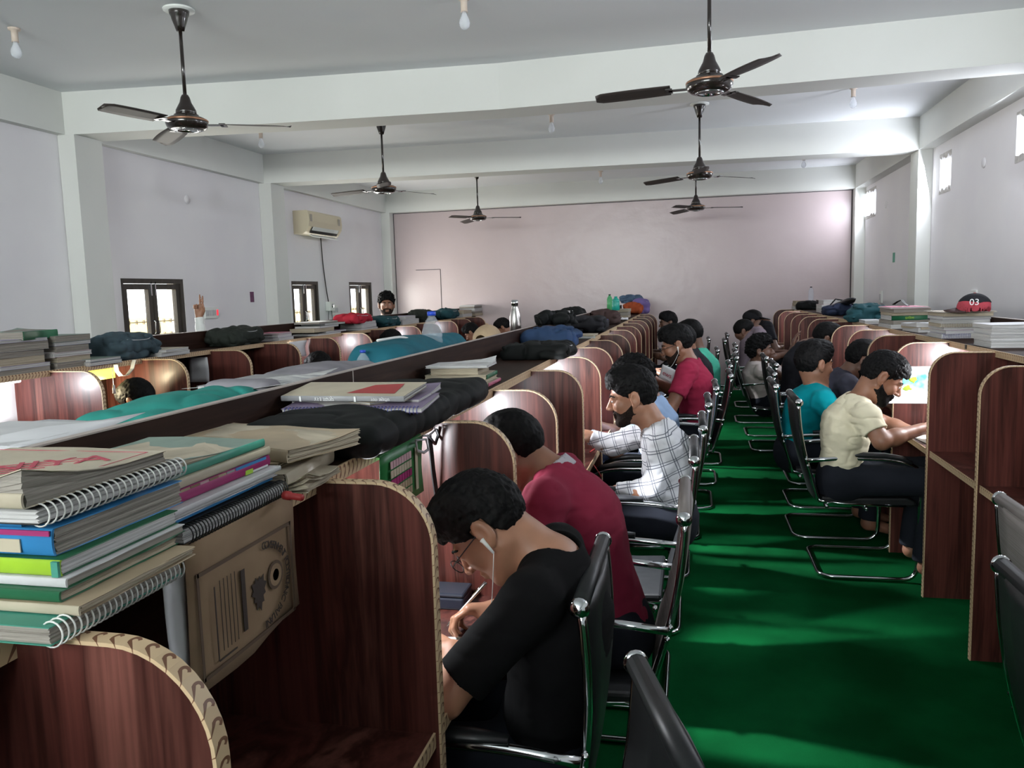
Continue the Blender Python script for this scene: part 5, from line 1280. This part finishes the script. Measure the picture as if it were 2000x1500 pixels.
pile('between the steel bottle and the jacket', 1090, -1.18, [('white packet', .22, .5, .09, 0, 'white', 'w'), ('grey packet', .22, .4, .08, 0, 'grey', 'w')])
bag('black bag humped behind the board past the steel bottle', 1088, 1150, -1.18, .26, .19, BK, hh=.010, lump=.014, seed=12, pocket=False)

# ---------------------------------------------------------------- window row shelf (its aisle side)
XW = -3.50
def wp(where, px, specs, X=XW): return pile(where, px, X, specs, group='books in '+where)
wp('the stack at the far left edge', 8, [('grey notebook', .26, .34, .03, 0, 'grey', 'g'), ('purple-edged notebook', .26, .34, .018, .05, 'lilac', 'w', dict(spiral='-y')), ('buff book', .24, .30, .04, 0, 'tan', 'c', dict(spine='-y', spine_col='tan')), ('red-spined book', .25, .30, .03, .03, 'grey', 'g', dict(spine='-y', spine_col='red')),
    ('navy spiral notebook', .26, .34, .045, 0, 'grey', 'g', dict(spiral='-y')), ('lilac booklet', .26, .36, .015, .05, 'lilac', 'w')])
book('dark green rolled file on top of the leftmost stack', (-3.50, ysolve(38, XW, 1.5), 1.427), .22, .30, .045, .2, 'sage', 'g', spine='+x', spine_col='green', curl=.01, group='books in the stack at the far left edge')
wp('the second stack from the left edge', 112, [('grey notebook', .26, .28, .035, 0, 'grey', 'g'), ('dull brown book', .24, .26, .03, .04, 'cream', 'c'), ('rose-spined book', .25, .28, .025, 0, 'rose', 'w', dict(spiral='-y')), ('plain grey book', .24, .26, .035, .05, 'grey', 'g'),
    ('blue-edged notebook', .25, .27, .02, 0, 'navy', 'w'), ('sage green notebook', .24, .28, .035, .05, 'sage', 'g')])
wp('left of the slate blue bag', 182, [('slim blue-edged notebook', .2, .26, .022, 0, 'navy', 'w', dict(spiral='-y')), ('slim white notebook', .2, .25, .015, 0, 'sage', 'w')], -3.43)
sb = bag('slate blue bag on the window row with a pale strap dangling', 152, 325, -3.50, .30, .165, SL, hh=.012, lump=.02, seed=13, blobs=((.1, .35, .6, .35, .2, .3),), group='bags on the window row')
pts = [at(x, y, X=-3.34)-sb.location for x, y in ((262, 703), (258, 720), (248, 733), (236, 734), (228, 724), (226, 712))]; ribbon(pts, .03, (1, 0, .2), .003, M['webbing_grey'], sb)
wp('right of the slate blue bag', 318, [('white paper block', .2, .30, .025, 0, 'white', 'w'), ('cream paper block', .2, .28, .02, .1, 'cream', 'w')], -3.43)
bag('flat dark olive bag on the window row', 395, 522, -3.50, .32, .145, DG, hh=.012, lump=.014, seed=14, group='bags on the window row', blobs=((0, .3, .7, .3, .15, .35),))
wp('right of the dark olive bag', 538, [('lilac block', .2, .25, .03, 0, 'lilac', 'w'), ('pale block', .2, .24, .025, 0, 'lilac', 'w'), ('thin rose booklet', .2, .27, .012, .1, 'pink', 'w')], -3.47)
sheet('sheet of paper stuck to a partition edge of the window row', Vector(at(388, 722, Y=5.07)), .16, .18, Matrix.Rotation(PI/2, 3, 'X'), sag=.004)
sheet('two pale papers hanging from the window row shelf', Vector(at(582, 682, X=-3.35)), .30, .14, RYZ(), sag=.01)
wp('the stack left of the red bag', 620, [('white magazine bundle', .26, .50, .018, 0, 'white', 'w'), ('blue-striped notebook', .25, .45, .016, .0, 'navy', 'w', dict(dy=.15)), ('thick buff book', .25, .42, .036, 0, 'tan', 'c', dict(dy=-.1)), ('loose grey book', .25, .45, .018, .05, 'grey', 'w'), ('green-edged book', .25, .45, .018, 0, 'green', 'w', dict(dy=.15)), ('worn white book', .25, .45, .018, .05, 'white', 'g')])
wp('under the red bag', 700, [('dark thin book', .26, .45, .022, 0, 'black', 'w'), ('grey book', .25, .40, .04, 0, 'grey', 'w'), ('white paperback', .25, .42, .026, .05, 'white', 'w')])
bag('red bag lying on books of the window row', 655, 725, -3.50, .30, .105, RD, hh=.011, lump=.018, seed=15, z0=ZS+.0735, group='bags on the window row')
bag('dark teal and black bag right of the red bag', 722, 775, -3.50, .30, .12, DT, hh=.012, lump=.018, seed=16, group='bags on the window row')
wp('right of the dark teal bag', 786, [('white paper bundle', .24, .6, .06, 0, 'white', 'w'), ('blue-marked paper', .22, .5, .04, .1, 'lilac', 'w')])
bag('dark bag with brown top behind the large water bottle', 800, 842, -3.5, .30, .165, DG, hh=.014, lump=.018, seed=17, group='bags on the window row')
bag('dark petrol bag near the far end of the window row', 853, 889, -3.48, .30, .15, DT, hh=.014, lump=.018, seed=18, group='bags on the window row')
wp('the far stack on the window row', 921, [('cream book', .28, .5, .035, 0, 'cream', 'c'), ('dull rose book', .26, .5, .035, 0, 'brown', 'g'), ('white book', .27, .5, .025, 0, 'white', 'w'), ('pale blue book', .26, .5, .022, 0, 'navy', 'w'), ('grey block', .25, .5, .03, 0, 'grey', 'g'), ('thin white book', .25, .45, .022, 0, 'white', 'w')])
wp('just left of the far stack', 898, [('low white bundle', .26, .5, .05, 0, 'white', 'w'), ('low brown bundle', .26, .45, .05, 0, 'brown', 'c')])

# ---------------------------------------------------------------- right row shelf
XQ = 1.60
def rp(where, px, specs, X=XQ): return pile(where, px, X, specs, group='books in '+where)
pile('the far pile of the right row', 1548, 1.53, [('rose book', .26, .36, .05, 0, 'rose', 'w'), ('tan box file', .26, .36, .04, 0, 'tan', 'c'), ('brown box file', .26, .35, .03, 0, 'brown', 'c')], Y=11.95, group='books in the far pile of the right row')
bag('black bag near the far end of the right shelf', 1545, 1608, 1.56, .32, .12, BK, hh=.013, lump=.012, seed=19, group='bags on the right shelf')
rp('right of the far black bag', 1622, [('rose-brown box', .26, .45, .10, 0, 'rose', 'w'), ('white block', .24, .4, .05, 0, 'white', 'w')], 1.66)
bottle('small clear bottle with blue water standing on the black bag', 0, 0, p=Vector((1.60, ysolve(1584, 1.60, 1.45), ZS+.118)), h=.20, r=.034, glassm=M['pet_clear'], cap=M['black_plastic'])
bag('navy bag on the right shelf', 1590, 1686, 1.58, .34, .125, NV, hh=.012, lump=.018, seed=20, group='bags on the right shelf')
t = empty('umbrella_case', (1.62, 7.4, 1.42)); p, q = at(1602, 612, X=1.6), at(1668, 584, X=1.66); t.location = p; tag(t, 'long black case leaning over the navy bag', 'case')
b = MB(); d = q-p; b.tube([Vector(), d*.1, d*.5, d*.9, d], [.02, .05, .06, .055, .02], 12, flat=.6); b.build('case_body', M['leather'], t, True)
b = MB(); b.tube([d*.3+Vector((0, 0, .04)), d*.5+Vector((0, 0, .09)), d*.7+Vector((0, 0, .04))], .008, 6); b.build('case_handle', M['webbing_black'], t, True)
bag('dark teal bag slumped over the right shelf edge', 1664, 1722, 1.54, .34, .16, DT, hh=.010, lump=.02, seed=21, group='bags on the right shelf', blobs=((-.35, -.2, .3, .25, .35, .4),))
rp('the papers beside the dark teal bag', 1700, [('white paper bundle', .14, .25, .03, 0, 'white', 'w')], 1.50)
z = rp('the pink-topped pile', 1764, [('white paper bundle', .26, .42, .03, 0, 'white', 'w'), ('mixed grey notebook', .26, .40, .03, .04, 'grey', 'g', dict(curl=.006)), ('dark green lettered book', .25, .36, .035, 0, 'green', 'w', dict(spine='-y', spine_col='green')), ('cream book', .25, .38, .02, 0, 'cream', 'c'), ('dusty brown book', .26, .38, .03, .05, 'brown', 'g'), ('pink folder', .27, .40, .012, 0, 'pink', 'w')], 1.58)
t = [o for o in bpy.data.objects if o.get('label', '').startswith('dark green lettered')][0]
text('इतिहास', .022, cover('lime'), (0, -.187, .017), Matrix(((1, 0, 0), (0, 0, -1), (0, 1, 0))), t, 'spine_lettering')
ribbon([Vector((1.60, ysolve(1745+q, 1.6, z), z+h_)) for q, h_ in ((0, .004), (8, .03), (16, .045), (22, .02), (28, .004))], .02, (1, 0, 0), .003, cover('black')).name = 'belt'
tag(bpy.data.objects['belt'], 'dark belt looped on top of the pink-topped pile', 'belt')
rp('the loose papers between the right-hand piles', 1805, [('wrinkled white booklet', .2, .3, .02, .1, 'white', 'w', dict(curl=.01)), ('cream torn booklet', .2, .3, .015, .2, 'cream', 'c', dict(curl=.02)), ('grey torn booklet', .22, .3, .02, .1, 'grey', 'w', dict(curl=.01))], 1.58)
zz = rp('the pile under the red cap', 1872, [('white spiral notebook', .28, .30, .026, 0, 'white', 'w', dict(spiral='-y', wire='b')), ('blue-edged notebook', .26, .28, .022, .05, 'lilac', 'w'), ('rose notebook', .26, .28, .018, .05, 'rose', 'w'), ('open spiral notebook', .28, .30, .020, -.05, 'cream', 'c', dict(spiral='-y', curl=.006)), ('grey notebook', .26, .28, .024, 0, 'grey', 'w'), ('lilac notebook', .27, .28, .018, .04, 'lilac', 'w'), ('buff exercise book', .27, .30, .022, .05, 'cream', 'c', dict(curl=.006)), ('old buff folder', .30, .32, .006, .08, 'tan', 'w')], 1.60)
capt = baseball_cap('red and charcoal baseball cap with white numbers 03', (1.62, ysolve(1903, 1.62, zz+.04), zz-.004), 1.35, 0, noisy('cap_red', (.42, .05, .07), (.36, .04, .06), 10, .85), .86, band=BR)
S = Sdf(); S.ell((0, 0, .020), (.0815, .0955, .0925), None, .01); S.ell((0, 0, .017), (.070, .083, .083), None, .002, 's')
vs, fs = S.mesh(.0045, lambda P, D: np.maximum(D, .058+.25*np.abs(P[:, 1]+.02)-.02*np.cos(P[:, 0]*20)-P[:, 2])); o = soft('crown_top', (vs, fs), CH); o.parent = capt
# numbers face the camera
pc = capt.location; v = Vector((-pc.x, -pc.y, 0)).normalized(); rt_ = Vector((-v.y, v.x, 0)); Rn = Matrix((( rt_.x, 0, v.x), (rt_.y, 0, v.y), (0, 1, 0)))
n_ = text('03', .052, M['ink_white'], (0, 0, 0), Matrix.Identity(3), None, 'number', .0012); n_.parent = capt
n_.matrix_basis = Matrix.Rotation(-1.35, 4, 'Z') @ (Matrix.Translation(v*.0925+Vector((0, 0, .060))) @ (Rn @ Matrix.Rotation(-.22, 3, 'X')).to_4x4())
rp('the white stack at the right edge', 1968, [('thick white book', .26, .26, .035, 0, 'white', 'w'), ('second thick white book', .25, .27, .03, .03, 'white', 'w'), ('grey book', .26, .27, .03, 0, 'grey', 'w', dict(curl=.003)), ('white paperback', .26, .26, .02, .04, 'white', 'w')], 1.60)
b = MB(); yk = ysolve(1895, 1.45, ZS); b.box(XDLIP-.006, XDLIP+.01, yk-.012, yk+.012, ZS-.02, ZS+.003); tag(b.build('shelf_gap_stand_in', M['dark']), 'small dark block standing in for the shaded hole at the right shelf joint', 'block')  # dark block whose colour stands in for the shade of the joint hole

# ---------------------------------------------------------------- things in the cubicles
M['paper_lit'] = mat('plain_white_paper', (.8, .8, .8), .9)
# pinned world map in the cubicle of the person in cream
ym = YD0+2*STD-.012; c0 = at(1772, 752, Y=ym)
mp_ = empty('wall_map', c0); tag(mp_, 'cyan map sheet pinned inside the lit right cubicle', 'map')
M['map'] = noisy('map_print', (.05, .52, .62), (.75, .85, .75), 7, .7, 0, 3, lo=.42, hi=.60)
wq, hq = .26, .215
b = MB(); b.box(-wq/2, wq/2, -.0015, 0, -hq/2, hq/2); b.build('map_border', M['paper_lit'], mp_)
b = MB(); b.box(-wq/2, wq/2, -.0025, -.0016, -hq*.18, hq/2-.006); b.build('map_print', M['map'], mp_)
for (x, zz_) in ((-.05, -.01), (.03, .03), (.0, -.02)):
    S = Sdf(); S.ell((x, -.003, zz_), (.022, .0012, .015)); vs, fs = S.mesh(.003, lambda P, D: D+noise3(P, 90)*.004); o = soft('map_land', (vs, fs), cover('lime')); o.parent = mp_
def desk_paper(label, x, y, w=.21, h=.29, rz=0, m='paper_lit'): return sheet(label, Vector((x, y, ZD+.004)), w, h, RH(rz), m, sag=.0012)
desk_paper('bright page under the hand of the person in the black T-shirt', -.62, 1.66, .20, .28, .1)
desk_paper('page on the desk of the person in the maroon polo', -.68, 2.42, .20, .28, .0)
desk_paper('page under the hands of the person in the cream T-shirt', 1.30, 4.58, .24, .28, .1)
desk_paper('page on the desk of the checked shirt', -.66, 3.80, .20, .26, .2)
desk_paper('page before the person in the crimson T-shirt', -.62, 6.05, .2, .28, .0)
b = MB(); b.box(-.13, .0, -.045, .045, 0, .034); t = empty('spectacle_case', (-.60, 2.02, ZD)); tag(t, 'dark oblong case standing at the back of the lit desk', 'case'); b.build('case_lower', M['label_navy'] if 'label_navy' in M else M.setdefault('label_navy', mat('dark_navy_case', (.02, .025, .04), .35)), t, bevel=.006)
b = MB(); b.box(-.131, .001, -.046, .046, .0345, .046); b.build('case_lid', M['label_navy'], t, bevel=.006)
hp = P1['arms'][1][1]
pn = empty('pen', (hp[0]-.095, hp[1]-.015, hp[2]+.0)); tag(pn, 'silver pen held in the writing hand', 'pen')
b = MB(); b.tube([(-.035, -.03, -.035), (-.028, -.025, -.027), (.05, .03, .055), (.055, .034, .060)], [.0008, .0035, .0042, .003], 8); b.build('pen_barrel', M['steel'], pn, True)
b = MB(); b.tube([(.02, .018, .03), (.05, .036, .062)], .0012, 5); b.build('pen_clip', M['chrome'], pn, True)
b = MB(); p = at(1152, 883, Z=ZD+.004); b.tube([p, p+Vector((.02, .10, .002))], .004, 8); tag(b.build('pen', cover('red'), None, True), 'red pen on the desk of the checked shirt', 'pen')
b = MB(); p = at(1163, 878, Z=ZD+.004); b.tube([p, p+Vector((.03, .09, .002))], .004, 8); tag(b.build('pen', M['steel'], None, True), 'silver pen lying by the red pen', 'pen')
p = at(1175, 905, Z=.70)
t = empty('extension_socket', (-.50, 3.86, .62)); tag(t, 'white extension socket fixed below the desk edge by the checked shirt', 'socket'); b = MB(); b.box(-.02, .0, -.09, .09, -.04, .04); b.build('socket_body', M['white_enamel'], t, bevel=.004)
b = MB(); b.tube([(0, .05, 0), (.05, .08, .05), (.02, .02, .12)], .003, 6); b.build('socket_lead', M['red_lamp'] if False else cover('red'), t, True)
# phone on the near chair arm and printed patch on the crimson shirt
patch_c = at(1303, 730, Y=5.86)
pa = sheet(None, patch_c, .115, .105, Matrix.Rotation(-.5, 3, 'Z') @ Matrix.Rotation(PI/2, 3, 'X') @ Matrix.Rotation(-.35, 3, 'Z'), 'paper', sag=.004, name='shirt_print')
pa.parent = P5['t']; pa.matrix_parent_inverse = Matrix.Translation(-P5['t'].location)
tx = text('ews', .05, M['ink_red'], patch_c+Vector((0, -.012, -.005)), Matrix.Rotation(-.5, 3, 'Z') @ Matrix.Rotation(PI/2, 3, 'X') @ Matrix.Rotation(-.35, 3, 'Z'), P5['t'], 'shirt_lettering'); tx.matrix_parent_inverse = Matrix.Translation(-P5['t'].location)
ys_ = YB0-1.0
sheet('bright white poster inside the leftmost window-row cubicle', Vector(at(2, 780, X=-3.6)), .28, .30, RYZ(), 'paper_lit')
b = MB(); p = at(222, 752, X=-3.25); b.tube([p+Vector((0, 0, .10)), p], .002, 5); b.tube([p, p+Vector((0, 0, -.05))], [.006, .009], 8)
tag(b.build('pull_cord', M['white_enamel'], None, True), 'white pull cord hanging below the yellow lamp', 'cord')
